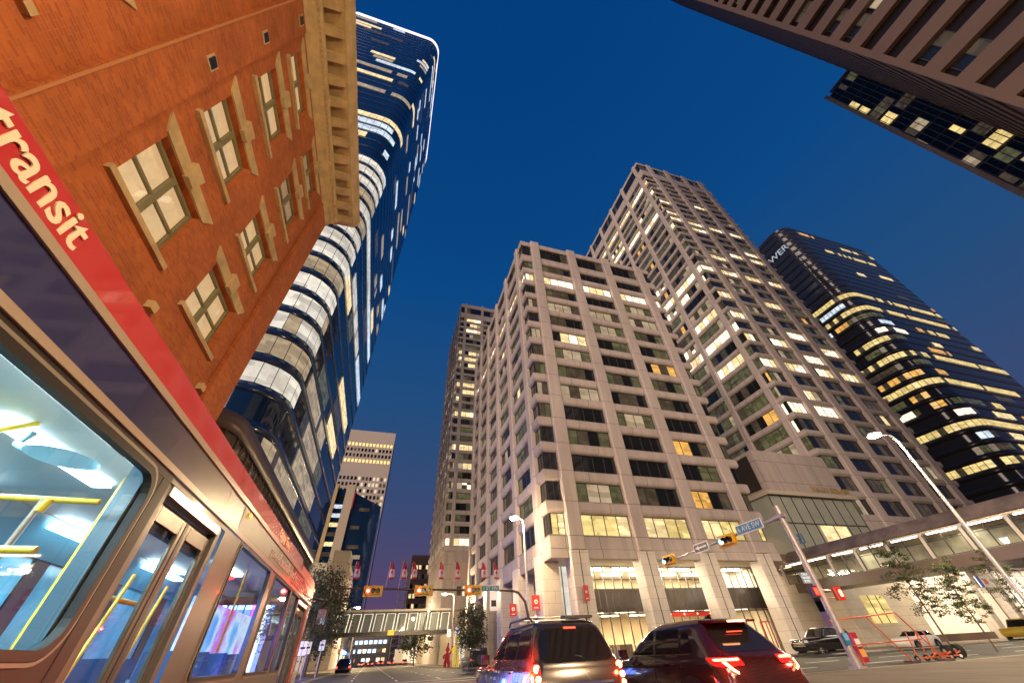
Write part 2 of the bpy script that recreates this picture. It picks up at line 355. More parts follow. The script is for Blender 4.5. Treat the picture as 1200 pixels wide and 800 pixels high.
# ================================================================== CONCRETE TOWERS
def concrete_tower(root, x0, y0, x1, y1, zb, zt, tops, wh, pier_f, pier_l, pw, state_f, cmat, npane, mech=None, rear=True, bowl=0.28, seed=3, pl=1.4, rc=0.5):
    """x0,y0: street corner; pier_f: pier centres along X on the front; pier_l: pier centres along Y on the left"""
    rr = random.Random(seed)
    D = rc + .09; Df = rc + .07; Dw = rc
    MB().box((x0 + D, y0 + D, zb), (x1 - D, y1 - D, zt - 0.8), black).build('core', root)
    ft = rect_foot(x0, y0, x1, y1)
    rows = sorted(tops)                 # tops of the windows
    bots = [t - wh for t in rows]
    if mech: rows.append(mech[1]); bots.append(mech[0])
    edges = [zb] + rows + [zt]
    # spandrel rings: between the top of one row and the bottom of the next
    segs = [(zb, bots[0])] + [(rows[i], bots[i + 1]) for i in range(len(rows) - 1)] + [(rows[-1], zt)]
    for i, (a, b) in enumerate(segs):
        m = MB()
        if i == 0: pr = [(D, a), (0.16, a), (0.12, a + 0.1), (0.12, b - 0.05), (D, b)]
        elif i == len(segs) - 1: pr = [(D, a), (0.2, a), (0.1, a + 0.15), (0.1, b), (D, b)]
        else: pr = [(Df, a), (0.22 + bowl * .3, a), (0.13, a + bowl * 0.5), (0.05, a + bowl * 1.3), (0.05, b - 0.16), (0.2, b - 0.02), (Df, b)]
        m.ring(ft, pr, cmat); m.build('parapet' if i == len(segs) - 1 else 'spandrel', root)
    MB().box((x0 + 0.9, y0 + 0.9, zt - 0.5), (x1 - 0.9, y1 - 0.9, zt - 0.3), cmat).build('roof', root)
    def pier(a, b):
        m = MB(); m.cbox(a, b, cmat, 0.12)
        m.build('pier', root)
    for x in pier_f: pier((x - pw / 2, y0 - 0.16, zb - 0.02), (x + pw / 2, y0 + D + .03, zt + 0.35))
    for y in pier_l: pier((x0 - 0.16, y - pl / 2, zb - 0.02), (x0 + D + .03, y + pl / 2, zt + 0.35))
    if rear:
        for x in pier_f: pier((x - pw / 2, y1 - 0.98, zb), (x + pw / 2, y1 + 0.16, zt + 0.35))
        for y in pier_l: pier((x1 - 0.98, y - pw / 2, zb), (x1 + 0.16, y + pw / 2, zt + 0.35))
    # windows
    def bays(lo, hi, piers, pw):
        e = [lo + Dw + .04]
        for p in piers: e += [p - pw / 2, p + pw / 2]
        e.append(hi - Dw - .04)
        return [(e[i], e[i + 1]) for i in range(0, len(e), 2) if e[i + 1] - e[i] > 0.8]
    items = []
    for face, (lo, hi, piers) in (('f', (x0, x1, pier_f)), ('l', (y0, y1, pier_l))):
        bl = bays(lo, hi, piers, pw if face == 'f' else pl)
        for bi, (a, b) in enumerate(bl):
            for ri in range(len(rows)):
                st = state_f(face, bi, ri, len(bl), len(rows), rr)
                w = b - a - 0.02; h = rows[ri] - bots[ri]
                n = max(2, round(w / npane))
                me = window_mesh(w, h, n, st, rr.randrange(3))
                c = (a + b) / 2
                loc = (c, y0 + Dw, bots[ri]) if face == 'f' else (x0 + Dw, c, bots[ri])
                items.append((me, loc, 0 if face == 'f' else -math.pi / 2))
    place_windows(root, items)

# --- front block of the pale concrete complex
A = thing('office_building', 'squat pink-beige concrete office block standing on tall columns at the corner, glowing lobby beneath', 'office block', (15.3, 37, 0))
topsA = [12.33 + 3.37 * k for k in range(14)]
def stA(face, bi, ri, nb, nr, rr):
    if ri == nr - 1: return 'dark'
    if ri == nr - 3: return 'bright' if face == 'f' else 'warm'       # bright floor under the roof
    if ri == 0: return 'gold' if face == 'f' else 'dark'
    if face == 'l': return rr.choice(['dark', 'dim', 'dull', 'olive', 'dim', 'olive'] + (['mixed'] if rr.random() < .3 else []))
    table = {(1, nr - 5): 'blind', (1, nr - 7): 'mixed', (2, nr - 7): 'dull', (1, nr - 8): 'dull', (1, nr - 10): 'blind', (2, nr - 5): 'blind', (3, nr - 5): 'blind', (2, 2): 'dark', (3, 3): 'amber', (3, 7): 'amber', (1, 1): 'dull', (3, 2): 'dull', (0, nr - 5): 'blind', (0, nr - 7): 'blind', (0, nr - 10): 'blind', (3, 1): 'amber'}
    if (bi, ri) in table: return table[(bi, ri)]
    return rr.choice(['dark', 'dim', 'dark', 'dull', 'dark', 'dull', 'dim'])
concrete_tower(A, 15.3, 37.0, 44.4, 79.0, 8.9, 62.3, topsA, 2.1, [18.3, 26.05, 33.8, 41.55], [40.0, 47.75, 55.5, 63.25, 71.0, 77.2], 1.75, stA, conc, 1.45, mech=(58.0, 61.1), seed=5)
# columns under the block, soffit, lobby glazing
for x in (18.3, 26.05, 33.8, 41.55):
    m = MB(); m.cbox((x - .98, 36.75, 0.1), (x + .98, 38.3, 8.78), stone, 0.06); m.box((x - 0.06, 36.73, 0.1), (x + 0.02, 36.80, 8.78), mull)
    m.build('column', A)
for y in (48.0, 55.6, 63.3, 71.0, 77.2):
    m = MB(); m.cbox((15.0, y - 1.05, 0.1), (17.0, y + 1.05, 8.78), stone, 0.06); m.build('column', A)
m = MB(); m.cbox((15.0, 39.2, 0.1), (17.0, 41.2, 8.78), stone, 0.06); m.build('column', A)
MB().box((15.5, 37.2, 8.2), (44.2, 78.8, 8.88), soffit).build('soffit', A)
m = MB(); m.box((15.35, 37.05, 8.12), (44.3, 37.35, 8.89), conc); m.box((15.35, 37.36, 8.12), (15.65, 78.8, 8.89), conc); m.build('edge_beam', A)
# lobby: floor slab behind a dark band, panes, ceilings with lamps, back wall
gy = 41.2
m = MB(); m.box((20.0, gy + 9.0, 0.1), (44.0, gy + 9.3, 8.1), mat('lobby_wall', (0.66, 0.52, 0.34), 0.7, var=0.25, scale=0.5)); m.box((20.0, gy + 0.3, 0.1), (20.3, gy + 8.9, 8.1), soffit); m.box((43.7, gy + .3, .1), (44.0, gy + 8.9, 8.1), soffit)
m.box((20.3, gy + 0.35, 4.2), (43.7, gy + 8.9, 4.5), mat('lobby_ceiling', (0.75, 0.7, 0.6), 0.8)); m.build('lobby', A)
lobl = mat('lobby_lamp', (0.9, 0.85, 0.7), 0.5, emit=(1.0, 0.84, 0.55), es=7.0)
lobl2 = mat('lobby_lamp_white', (0.9, 0.9, 0.8), 0.5, emit=(1.0, 0.92, 0.74), es=11.0)
for i in range(6):
    x = 21.2 + i * 3.9
    MB().box((x, gy + 1.2, 8.02), (x + 2.6, gy + 1.9, 8.1), lobl2).build('ceiling_lamp', A)
    MB().box((x + .5, gy + 4.6, 8.02), (x + 3.0, gy + 5.3, 8.1), lobl2).build('ceiling_lamp', A)
    MB().box((x, gy + 2.2, 4.1), (x + 2.2, gy + 2.8, 4.18), lobl).build('ceiling_lamp', A)
    MB().box((x, gy + 5.8, 4.1), (x + 2.2, gy + 6.4, 4.18), lobl).build('ceiling_lamp', A)
for i in range(9):      # partitions and furniture seen through the panes
    x = 21 + rnd.uniform(0, 22); z0 = rnd.choice([4.5, 4.5, 0.12]); m = MB().cbox((x, gy + rnd.uniform(2, 4), z0), (min(43.4, x + rnd.uniform(.5, 2.2)), gy + rnd.uniform(4.2, 6), z0 + rnd.uniform(.8, 2.2)), rnd.choice([soffit, brownmetal, mullw, stone])); m.build('furniture', A)
for (a, b) in ((19.6, 27.3), (27.3, 35.6), (35.6, 44.0)):
    n = max(1, round((b - a) / 1.1)); m = MB(); m.quad((a, gy, 4.0 + 2.05), (b, gy, 6.05), (b, gy, 8.15), (a, gy, 8.15), clear); m.quad((a, gy, 0.15), (b, gy, 0.15), (b, gy, 4.0), (a, gy, 4.0), clear)
    fr = MB()
    for k in range(n + 1):
        x = a + (b - a) * k / n; fr.box((x - 0.04, gy - 0.08, 0.12), (x + 0.04, gy + 0.04, 8.15), mull)
    for z in (0.15, 3.95, 6.05, 8.1): fr.box((a + 0.05, gy - 0.07, z - 0.05), (b - 0.05, gy + 0.03, z + 0.05), mull)
    w = m.build('shop_window', A); fr.build('frame', w)
    bd = MB(); k = 0; x = a + 0.05
    while x < b - 0.1:
        x2 = min(x + 0.78, b - 0.05); bd.box((x, gy - 0.16, 4.05), (x2 - 0.03, gy - 0.1, 5.98), mat('band_glass', (0.06, 0.05, 0.045), 0.12, var=0.2, scale=.5)); x = x2
    bd.build('spandrel_panel', A)
m = MB(); m.box((19.6, 41.3, 0.1), (19.9, 60, 8.15), stonewall); m.box((18.2, 45.0, 0.1), (19.5, 78, 8.15), stonewall); m.build('lobby_side_wall', A)
for (x0_, x1_) in ((30.2, 31.8), (31.95, 33.5), (33.65, 35.2)): MB().box((x0_, gy - 0.09, 3.55), (x1_, gy - 0.14, 3.9), signred).build('shop_fascia', A)
d = MB(); q_ = 41.6
for a_, b_, z0_, z1_ in ((0, .1, .15, 2.9), (1.5, 1.6, .15, 2.9), (.1, 1.5, 2.8, 2.9), (.75, .85, .15, 2.8)): d.box((q_ + a_, gy - .14, z0_), (q_ + b_, gy - .09, z1_), redpaint)
d.build('door_frame', A)
# lit side windows on the lobby's left side (white panes behind the corner column)
m = MB(); m.quad((17.3, 41.25, 3.2), (19.5, 41.25, 3.2), (19.5, 41.25, 8.1), (17.3, 41.25, 8.1), white_lit); m.box((17.3, 41.1, .1), (19.5, 41.24, 3.15), blackglass)
for x in (17.3, 18.05, 18.8, 19.5): m.box((x - .04, 41.15, 3.2), (x + .04, 41.3, 8.1), mull)
m.build('shop_window', A)

# --- tall tower behind
B = thing('office_tower', 'tallest pale concrete tower with long ribbon windows, its left face striped and lit in bands', 'office tower', (71.9, 43, 0))
topsB = [18.57 + 3.77 * k for k in range(33)]
def stB(face, bi, ri, nb, nr, rr):
    if ri == nr - 1: return 'dark'
    if face == 'l':
        if ri in (17, 11): return 'bright'
        if ri in (nr - 3,): return 'warm'
        if ri == 16: return 'mixed'
        return rr.choices(['olive', 'dark', 'dim', 'bright', 'mixed', 'dull', 'amber'], [6, 4, 4, 2.2, 2.6, 3, .9])[0]
    if ri in (17, 24): return 'warm' if bi else 'bright'
    lit = {(3, 10): 'bright', (2, 9): 'bright', (3, 8): 'warm', (1, 8): 'warm', (2, 8): 'mixed', (1, 10): 'mixed', (0, 8): 'bright', (0, 5): 'bright', (1, 5): 'bright', (3, 5): 'mixed', (2, 11): 'bright', (1, 11): 'mixed', (0, 12): 'warm', (3, 13): 'amber', (2, 14): 'warm', (1, 4): 'dull'}
    if (bi, ri) in lit: return lit[(bi, ri)]
    if ri < 4: return rr.choice(['dark', 'dim', 'dark', 'dull'])
    return rr.choices(['dark', 'dim', 'dull', 'warm', 'mixed'], [6, 5, 3, 1.1, 1.5])[0]
concrete_tower(B, 71.9, 43.0, 105.8, 91.0, 6.0, 150.0, topsB, 2.5, [77.6, 86.1, 94.6, 102.9], [45.6, 55.2, 64.9, 74.9, 84.6], 2.1, stB, conc2, 1.5, mech=(143.6, 148.6), rear=False, bowl=0.35, seed=9)

# --- third tower of the group, up the street
T3 = thing('office_tower', 'slim pale concrete tower up the street with lit floors half way up', 'office tower', (14.6, 112, 0))
topsT = [26.6 + 3.12 * k for k in range(29)]
def stC(face, bi, ri, nb, nr, rr):
    if ri == nr - 1: return 'dark'
    if ri in (0,): return 'bright'
    if ri in (22, 21, 20, 13, 17, 9): return 'warm' if rr.random() < .8 else 'mixed'
    if ri in (5, 7): return 'mixed'
    return rr.choices(['dark', 'dim', 'dull', 'mixed', 'warm'], [5, 4, 3, .8, .6])[0]
concrete_tower(T3, 14.6, 112.0, 44.0, 150.0, 23.4, 122.5, topsT, 1.95, [16.9, 24.4, 31.9, 39.4], [115.2, 122.0, 129, 136, 143], 1.1, stC, conc2, 1.7, mech=(117.0, 120.4), rear=False, seed=21)
m = MB(); m.box((15.2, 112.6, 0.0), (18.4, 149, 23.38), conc); m.box((18.45, 112.2, 10.2), (24.5, 149, 23.38), conc); m.box((18.5, 112.7, 0.1), (43.0, 149, 10.1), stonewall); m.build('base', T3)
MB().box((17.4, 112.0, 16.2), (23.8, 112.18, 20.6), mat('red_washed_panel', (0.5, 0.36, 0.30), 0.6)).build('base_panel', T3)
for k in range(3): 
    MB().quad((19 + k * 1.6, 112.1, 13.2), (20.2 + k * 1.6, 112.1, 13.2), (20.2 + k * 1.6, 112.1, 15.2), (19 + k * 1.6, 112.1, 15.2), bright if k == 1 else dim).build('base_window', T3)

# --- low link block between the two with louvre box and glazed front
K = thing('link_building', 'blank pink-grey box with a black louvre grille above a pale glass-panelled front', 'link building', (50, 43, 0))
m = MB(); m.box((55.6, 43.0, 18.3), (71.6, 60, 25.4), conc); m.box((48.5, 46.0, 9.2), (71.8, 62, 18.28), conc); m.box((44.6, 47.5, 8.9), (55.4, 62, 21.5), conc); m.build('wall', K)
m = MB(); m.box((53.2, 41.9, 9.9), (70.3, 45.9, 17.6), mat('panel_glass', (0.34, 0.36, 0.31), 0.15, var=0.1, scale=.3))
m.build('glass_front', K)
m = MB()
for k in range(9):
    x = 53.2 + 17.1 * k / 8; m.box((x - 0.05, 41.82, 9.9), (x + 0.05, 41.89, 17.6), mull)
for z in (9.95, 13.8, 17.55): m.box((53.3, 41.80, z - 0.05), (70.2, 41.87, z + 0.05), mull)
m.build('glass_joints', K)
MB().box((52.9, 41.4, 17.65), (71.2, 45.8, 18.2), mat('canopy', (0.5, 0.44, 0.34), 0.4)).build('canopy', K)
m = MB(); m.box((55.52, 44.2, 19.4), (55.59, 52.5, 24.8), black)
for k in range(26): m.box((55.42, 44.2 + k * 0.32, 19.4), (55.51, 44.3 + k * 0.32, 24.8), mat('louvre', (0.05, 0.04, 0.035), 0.5))
m.build('louvre', K)
m = MB(); m.quad((60.2, 41.79, 10.2), (65.5, 41.79, 10.2), (65.5, 41.79, 13.6), (60.2, 41.79, 13.6), warm); m.box((62.8, 41.7, 10.2), (62.9, 41.78, 13.6), mull); m.build('window', K)
for (a, b, z0, z1) in ((45.6, 47.0, 10.2, 12.4), (45.6, 46.6, 13.6, 15.8), (45.4, 46.2, 17.2, 19.4), (49.5, 52.6, 10.2, 12.6)):
    y = 47.45 if a < 48 else 45.95
    m = MB(); m.quad((a, y, z0), (b, y, z0), (b, y, z1), (a, y, z1), warm if z0 < 12 else dim); m.build('window', K)
put_text('lettering', 'VALLEY SQUARE', 1.1, mat('brass_letter', (0.6, 0.42, 0.12), 0.3, 0.6), K, (66.2 - 50, -1.65, 18.75), (1, 0, 0), (0, 0, 1), ext=0.06)
m = MB(); m.box((46.5, 41.8, 8.9), (53.0, 46, 9.8), mat('awning_brown', (0.2, 0.13, 0.09), 0.5, var=.3, scale=1)); m.box((53.2, 42.0, 8.6), (71.5, 46, 9.8), conc); m.build('soffit_beam', K)
m = MB(); m.box((48.2, 46.5, 0.1), (58.0, 47.2, 8.88), stonewall); m.box((61.0, 43.0, 0.1), (72.0, 43.6, 8.58), stonewall); m.build('stone_wall', K)
m = MB(); m.cbox((57.2, 41.9, 0.1), (60.4, 44.4, 8.58), stone, .08); m.build('column', K)
m = MB(); m.quad((61.9, 42.95, 2.3), (66.4, 42.95, 2.3), (66.4, 42.95, 5.3), (61.9, 42.95, 5.3), goldw)
for x in (63.35, 64.9): m.box((x - .05, 42.88, 2.3), (x + .05, 42.94, 5.3), mull)
m.build('window', K)
MB().box((49.5, 46.25, 0.4), (50.6, 46.45, 4.0), mat('door_glow', (.6, .5, .3), .4, emit=(1, .78, .45), es=1.6)).build('door', K)

# --- lit shop base of the tall tower at the right
AR = thing('shop_arcade', 'bright white ground-floor shopfront arcade with tall lit panels beneath the tower', 'shopfront', (72, 42, 0))
lm = mat('white_panel', (0.75, 0.66, 0.52), 0.4, emit=(1.0, 0.82, 0.58), es=0.45)
m = MB(); m.box((72.3, 44.0, 0.1), (135, 44.4, 8.4), mat('arcade_wall', (0.5, 0.42, 0.33), 0.5, var=.2, scale=.4)); m.build('back_wall', AR)
for x, w in ((72.6, 4.6), (78.4, 6.0), (88.0, 2.4), (93.6, 7.0), (106, 5.0), (115, 6), (124, 6)):
    MB().box((x, 43.3, 0.9), (x + w, 43.95, 8.2), lm).build('lit_panel', AR)
strip = mat('led_strip', (0.9, 0.9, 0.9), 0.4, emit=(1, 0.95, 0.88), es=9)
for x in (86.2, 97.4, 110.5, 121.5): MB().box((x, 42.6, 1.0), (x + 0.22, 42.8, 7.4), strip).build('led_strip', AR)
for x in (85.0, 91.2, 104.0, 113.2): MB().cbox((x - 0.7, 42.0, 0.1), (x + 0.7, 43.2, 8.4), stone, .06).build('column', AR)
MB().box((72.3, 41.6, 8.42), (135, 46, 9.3), mullw).build('fascia_beam', AR)
m = MB(); m.box((72.3, 42.9, 0.1), (135, 43.25, 0.88), brownmetal); m.build('plinth', AR)
m = MB(); m.box((100.2, 43.2, 3.6), (104.6, 43.26, 7.2), mat('green_board', (0.07, 0.09, 0.03), 0.4)); m.build('colour_panel', AR)
m = MB(); m.box((87.5, 42.2, 6.0), (89.8, 42.3, 7.4), white); sgn = m.build('shop_sign', AR)
MB().box((87.5, 42.12, 6.0), (88.2, 42.19, 7.4), mat('shopblue', (.05, .1, .4), .4)).build('sign_end', sgn)
put_text('lettering', '21', 1.0, signred, sgn, (89.1 - 72, 42.1 - 42, 6.7), (1, 0, 0), (0, 0, 1), ext=0.03)

# --- covered skywalk over the cross street
SK = thing('skywalk', 'enclosed pedestrian skywalk with dark roof and lit windows crossing over the side street', 'skywalk', (50, 18, 0))
m = MB(); m.box((50, -4, 5.5), (54.4, 41.6, 6.45), brownmetal); m.build('deck', SK)
m = MB(); m.add([(49.9, -4, 8.7), (49.9, 41.5, 8.7), (51.0, 41.5, 9.9), (51.0, -4, 9.9), (53.4, 41.5, 9.9), (53.4, -4, 9.9), (54.5, 41.5, 8.7), (54.5, -4, 8.7)], [(0, 1, 2, 3), (3, 2, 4, 5), (5, 4, 6, 7), (0, 7, 6, 1)], mat('skywalk_roof', (0.13, 0.10, 0.085), 0.25, var=0.5, scale=0.5)); m.build('roof', SK)
y = -3.8; k = 0
while y < 40:
    m = MB(); m.quad((50.05, y, 6.5), (50.05, y + 3.0, 6.5), (50.05, y + 3.0, 8.4), (50.05, y, 8.4), clear)
    for t in (0, 1.5, 2.94): m.box((50.0, y + t, 6.5), (50.1, y + t + 0.07, 8.4), mull)
    for z in (6.48, 7.75): m.box((50.0, y + 0.08, z), (50.1, y + 2.93, z + 0.05), mull)
    m.build('window', SK); MB().box((50.5, y + 0.2, 8.42), (50.75, y + 2.8, 8.5), strip).build('led_strip', SK)
    MB().box((49.95, y + 3.02, 6.46), (50.25, y + 3.3, 8.6), mullw).build('post', SK)
    m = MB(); m.box((54.2, y, 6.5), (54.3, y + 3.3, 8.65), mat('skywalk_inner', (0.36, 0.33, 0.22), 0.5, var=.4, scale=.8)); m.build('far_wall', SK)
    y += 3.32
MB().box((50.1, -4, 8.52), (54.3, 41.5, 8.66), soffit).build('ceiling', SK)
MB().box((50.3, 14.8, 0.1), (51.6, 16.2, 5.48), stone).build('support_column', SK)

# ================================================================== GLASS TOWERS
def rr_path(x0, y0, x1, y1, r, seg=8):
    P = []
    for cx, cy_, a0 in ((x1 - r, y0 + r, -90), (x1 - r, y1 - r, 0), (x0 + r, y1 - r, 90), (x0 + r, y0 + r, 180)):
        for k in range(seg + 1):
            a = R_(a0 + 90 * k / seg); P.append((cx + r * math.cos(a), cy_ + r * math.sin(a)))
    return P
def resample(P, step):
    out_ = [Vector(P[0])]; acc = 0
    Q = [Vector(p) for p in P]
    pts = []; 
    L_ = [0]
    for i in range(1, len(Q)): L_.append(L_[-1] + (Q[i] - Q[i - 1]).length)
    n = max(2, int(L_[-1] / step)); j = 0
    for k in range(n + 1):
        s = L_[-1] * k / n
        while j < len(Q) - 2 and L_[j + 1] < s: j += 1
        d = L_[j + 1] - L_[j]; t = (s - L_[j]) / d if d else 0
        pts.append(Q[j].lerp(Q[j + 1], min(max(t, 0), 1)))
    return pts
def glass_tower(root, x0, y0, x1, y1, r, H, fh, vis, body, span, lit, step=1.6, zb=0.0, spz=0.35, seed=1, side_mats=None, gap=0.10, name='window', fins=False, mix=.85):
    """lit(floor, frac along the seen perimeter, rr) -> None or (material, run length)"""
    rr = random.Random(seed)
    foot = lambda i: rr_path(x0 + i, y0 + i, x1 - i, y1 - i, max(r - i, .2))
    m = MB(); m.ring(foot, [(0, zb), (0, H)], body, True); m.add([(x, y, H) for x, y in foot(0)], [tuple(range(len(foot(0))))], body); m.build('curtain_wall', root)
    m = MB(); z = zb + fh
    while z < H - 1: m.ring(foot, [(-0.02, z - spz), (-0.05, z - spz), (-0.05, z + spz), (-0.02, z + spz)], span, True); z += fh
    m.build('spandrel_bands', root)
    path = resample([p for p in vis(foot(-0.12))], step)
    n = len(path) - 1; items = []
    if fins:
        m = MB()
        for k in range(n + 1):
            a = path[k]; m.box((a.x - .07, a.y - .07, zb), (a.x + .07, a.y + .07, H), mat('fin_grey', (.16, .14, .14), .4))
        m.build('mullions', root)
    for fl in range(int((H - zb) / fh) - 0):
        zz = zb + fl * fh; k = 0
        while k < n:
            q = lit(fl, k / n, rr)
            if q is None: k += rr.randint(1, 4); continue
            mt, run = q; e = min(n, k + run); mb = MB()
            for t in range(k, e):
                a = path[t]; b = path[t + 1]; d = (b - a) * (gap / 2)
                a2 = a + d; b2 = b - d
                mb.quad((a2.x, a2.y, zz + spz + .12), (b2.x, b2.y, zz + spz + .12), (b2.x, b2.y, zz + fh - spz - .12), (a2.x, a2.y, zz + fh - spz - .12), mt if rr.random() < mix else (dim if mt is not white_lit else blind))
            items.append((mb, zz, (path[k] - Vector((0, 0))).length)); k = e + rr.choice([0, 1, 1, 2])
    items.sort(key=lambda t: math.hypot(t[2], t[1]))
    for mb, _, _ in items[:100]: mb.build(name, root)
    if len(items) > 100:
        big = MB()
        for mb, _, _ in items[100:]:
            for f, mi, s_ in zip(mb.f, mb.m, mb.sm): big.add([mb.v[i] for i in f], [tuple(range(len(f)))], mb.mats[mi])
        tag(big.build('windows', root), kind='stuff')
    return foot
# left blue tower
G1 = thing('glass_tower', 'towering dark blue glass skyscraper with rounded corner and glowing white crown', 'glass tower', (-16, 45, 0))
def vis_left(P):     # front-left corner -> front-right corner -> right side
    Q = P[27:] + P[:10]      # from the x0,y0 corner, front, x1 corner start, then up the right side
    return Q
def litG1(fl, t, rr):
    q = litG1_(fl, t, rr)
    if q is None: return None
    return (q[0], max(1, min(q[1], int((.455 - t) * 62)))) if t < .45 else q
def litG1_(fl, t, rr):
    # perimeter: t 0..~.36 front, .36-.42 corner, rest the long street side
    z = fl * 4.65
    if z > 238: return None
    if t < 0.44:
        if z < 24: return (dim, 4) if rr.random() < .2 else None
        if z < 97: return (rr.choice([white_lit, white_lit, white_lit, white_lit, blind]), 60)
        
        if 118 < z < 124: return (warm, 30)
        return (rr.choice([coolw, blind, warm, coolw, dim]), rr.randint(2, 9)) if rr.random() < .12 else None
    if 54 < z < 84 and t < 0.8 and rr.random() < .12: return (rr.choice([white_lit, coolw]), rr.randint(4, 14))
    if (57 < z < 61 or 73 < z < 77) and t < .62: return (white_lit, 14)
    if 18 < z < 58 and t < .72: return (rr.choice([blind, olive, dim, warm, olive]), rr.randint(3, 12)) if rr.random() < .3 else None  # glowing runs added for the golden reflection of the buildings opposite
    return (rr.choice([coolw, coolw, dim, warm, blind]), rr.randint(2, 8)) if rr.random() < (.13 if z > 60 else .015) else None
glass_tower(G1, -62, 45, -16, 112, 5.5, 243, 4.65, vis_left, blueglass, bluespan, litG1, step=1.9, spz=0.62, seed=4, gap=0.05, mix=.97)
m = MB(); ft = lambda i: rr_path(-62 + i, 45 + i, -16 - i, 112 - i, 5.5 - i)
m.ring(ft, [(0.2, 243.01), (-0.1, 243.01), (-0.1, 247.5), (0.2, 247.5)], crown, True); m.build('lit_crown', G1)
# brown glazed podium
D1 = thing('podium_building', 'low brown-framed glass podium with rounded corner below the blue tower', 'podium', (-12.5, 30, 0))
m = MB(); ft = lambda i: rr_path(-40 + i, 28.5 + i, -12.5 - i, 84 - i, 3.0 - i)
m.ring(ft, [(0, 14.9), (-0.15, 14.9), (-0.15, 16.3), (0.5, 16.3)], brownmetal, True); m.add([(x, y, 16.2) for x, y in ft(0.4)], [tuple(range(36))], brownmetal); m.build('parapet', D1)
m = MB(); m.ring(ft, [(0.15, 0), (0.15, 14.95)], mat('brown_glass', (0.06, 0.045, 0.03), 0.08, spec=0.8, var=.3, scale=.3), True); m.build('glass_wall', D1)
m = MB(); pts = resample(ft(0.05)[27:] + ft(0.05)[:11], 1.5)
for p in pts: m.box((p.x - .05, p.y - .05, 0), (p.x + .05, p.y + .05, 14.9), brownmetal)
for z in (4.5, 8.0, 11.5): m.ring(ft, [(0.1, z), (0.02, z), (0.02, z + .15), (0.1, z + .15)], brownmetal, True)
m.build('frame', D1)
led = mat('led_blue', (.2, .3, .6), .4, emit=(.10, .22, 1), es=9); led2 = mat('led_violet', (.5, .2, .6), .4, emit=(.75, .12, 1), es=6); led3 = mat('led_white', (.6, .7, .8), .4, emit=(.7, .9, 1), es=6)
for k in range(12): MB().box((-12.40, 31 + k * 2.6, .5), (-12.3, 32.2 + k * 2.6 + rnd.random(), rnd.uniform(6.5, 9)), [led, led, led2, led, led3, led][k % 6]).build('added_glow_panel', D1)  # unseen glowing panels added behind the bus for the SUV flank to reflect
# right dark tower
G2 = thing('glass_tower', 'dark reflective glass tower at far right with golden lit floors wrapping its rounded corner', 'glass tower', (165, 53, 0))
def vis_right(P):    # left side -> front-left corner -> front
    return P[26:] + P[:2]
def litG2(fl, t, rr):
    if t < 0.52:
        if fl in (27, 25): return (goldw, 60)
        if fl in (9, 12, 16, 5, 19): return (goldw, rr.randint(12, 40))
        return (rr.choice([olive, olive, dim, goldw, coolw, olive, bright, amber]), rr.randint(2, 8)) if rr.random() < .42 and fl < 28 else None
    if fl in (27, 25, 19, 12): return (goldw, rr.randint(15, 60))
    if fl in (38, 36): return (goldw, rr.randint(3, 26)) if rr.random() < .35 else None
    return (rr.choice([goldw, dim, amber, warm]), rr.randint(2, 8)) if rr.random() < (.09 if fl > 14 else .2) else None
glass_tower(G2, 165, 53, 230, 112, 7, 160, 3.95, vis_right, midglass, blackspan, litG2, step=1.7, spz=0.8, seed=8)
put_text('roof_sign', 'BANK TOWER', 5.0, mat('sign_white_blue', (.7, .8, .9), .4, emit=(.65, .85, 1), es=.22), G2, (-0.25, 20, 147), (0, -1, 0), (0, 0, 1), ext=.1)
# top right: tan banded slab overhead
G3 = thing('banded_tower', 'brown banded tower looming overhead at the top right edge with dark window strips', 'office tower', (45, -3.4, 0))
MB().box((45.6, -70, 0), (90, -3.9, 215), mat('brown_black_glass', (.014, .010, .009), .2, spec=.3)).build('core', G3)
for k in range(55):
    z = 4 + k * 3.9; m = MB(); m.ring(rect_foot(45, -70.5, 90.6, -3.4), [(0.55, z), (0, z), (0, z + 1.95), (0.55, z + 1.95)], tanband); m.build('spandrel', G3)
m = MB(); m.box((44.9, -3.9, 0), (45.5, -3.3, 215), tanband); m.box((85, -3.9, 0), (85.6, -3.32, 215), tanband); m.build('corner_pier', G3)
items = []
for k in range(8, 54):
    z = 4 + k * 3.9 - 1.93
    for j in range(14):
        if rnd.random() < .35: items.append((window_mesh(2.4, 1.9, 2, rnd.choices(['dim', 'dark', 'warm', 'dull'], [5, 4, .6, 2])[0], rnd.randrange(3)), (45.57, -5.6 - j * 2.8, z), -math.pi / 2))
place_windows(G3, items)
G4 = thing('grid_tower', 'black gridded glass tower behind the banded one, scattered gold windows and pale edge trim', 'glass tower', (95, 2.6, 0))
def litG4(fl, t, rr):
    return (rr.choice([goldw, olive, dim, dim, olive, goldw, goldw, blind]), rr.choice([1, 2, 2, 3, 4])) if rr.random() < .45 else None
def vis4(P): return P[18:28]
glass_tower(G4, 95, -40, 140, 2.6, 0.5, 111, 3.7, vis4, mat('black_matt_glass', (.008, .008, .01), .12, spec=.25), mat('grid_span', (0.02, 0.018, 0.02), 0.3), litG4, step=1.0, spz=0.3, seed=14, fins=True)
m = MB(); m.box((94.6, 2.2, 0), (95.3, 3.0, 112), conc); m.box((99, -12, 111), (120, 1.5, 117), tanband); m.build('edge_trim', G4)

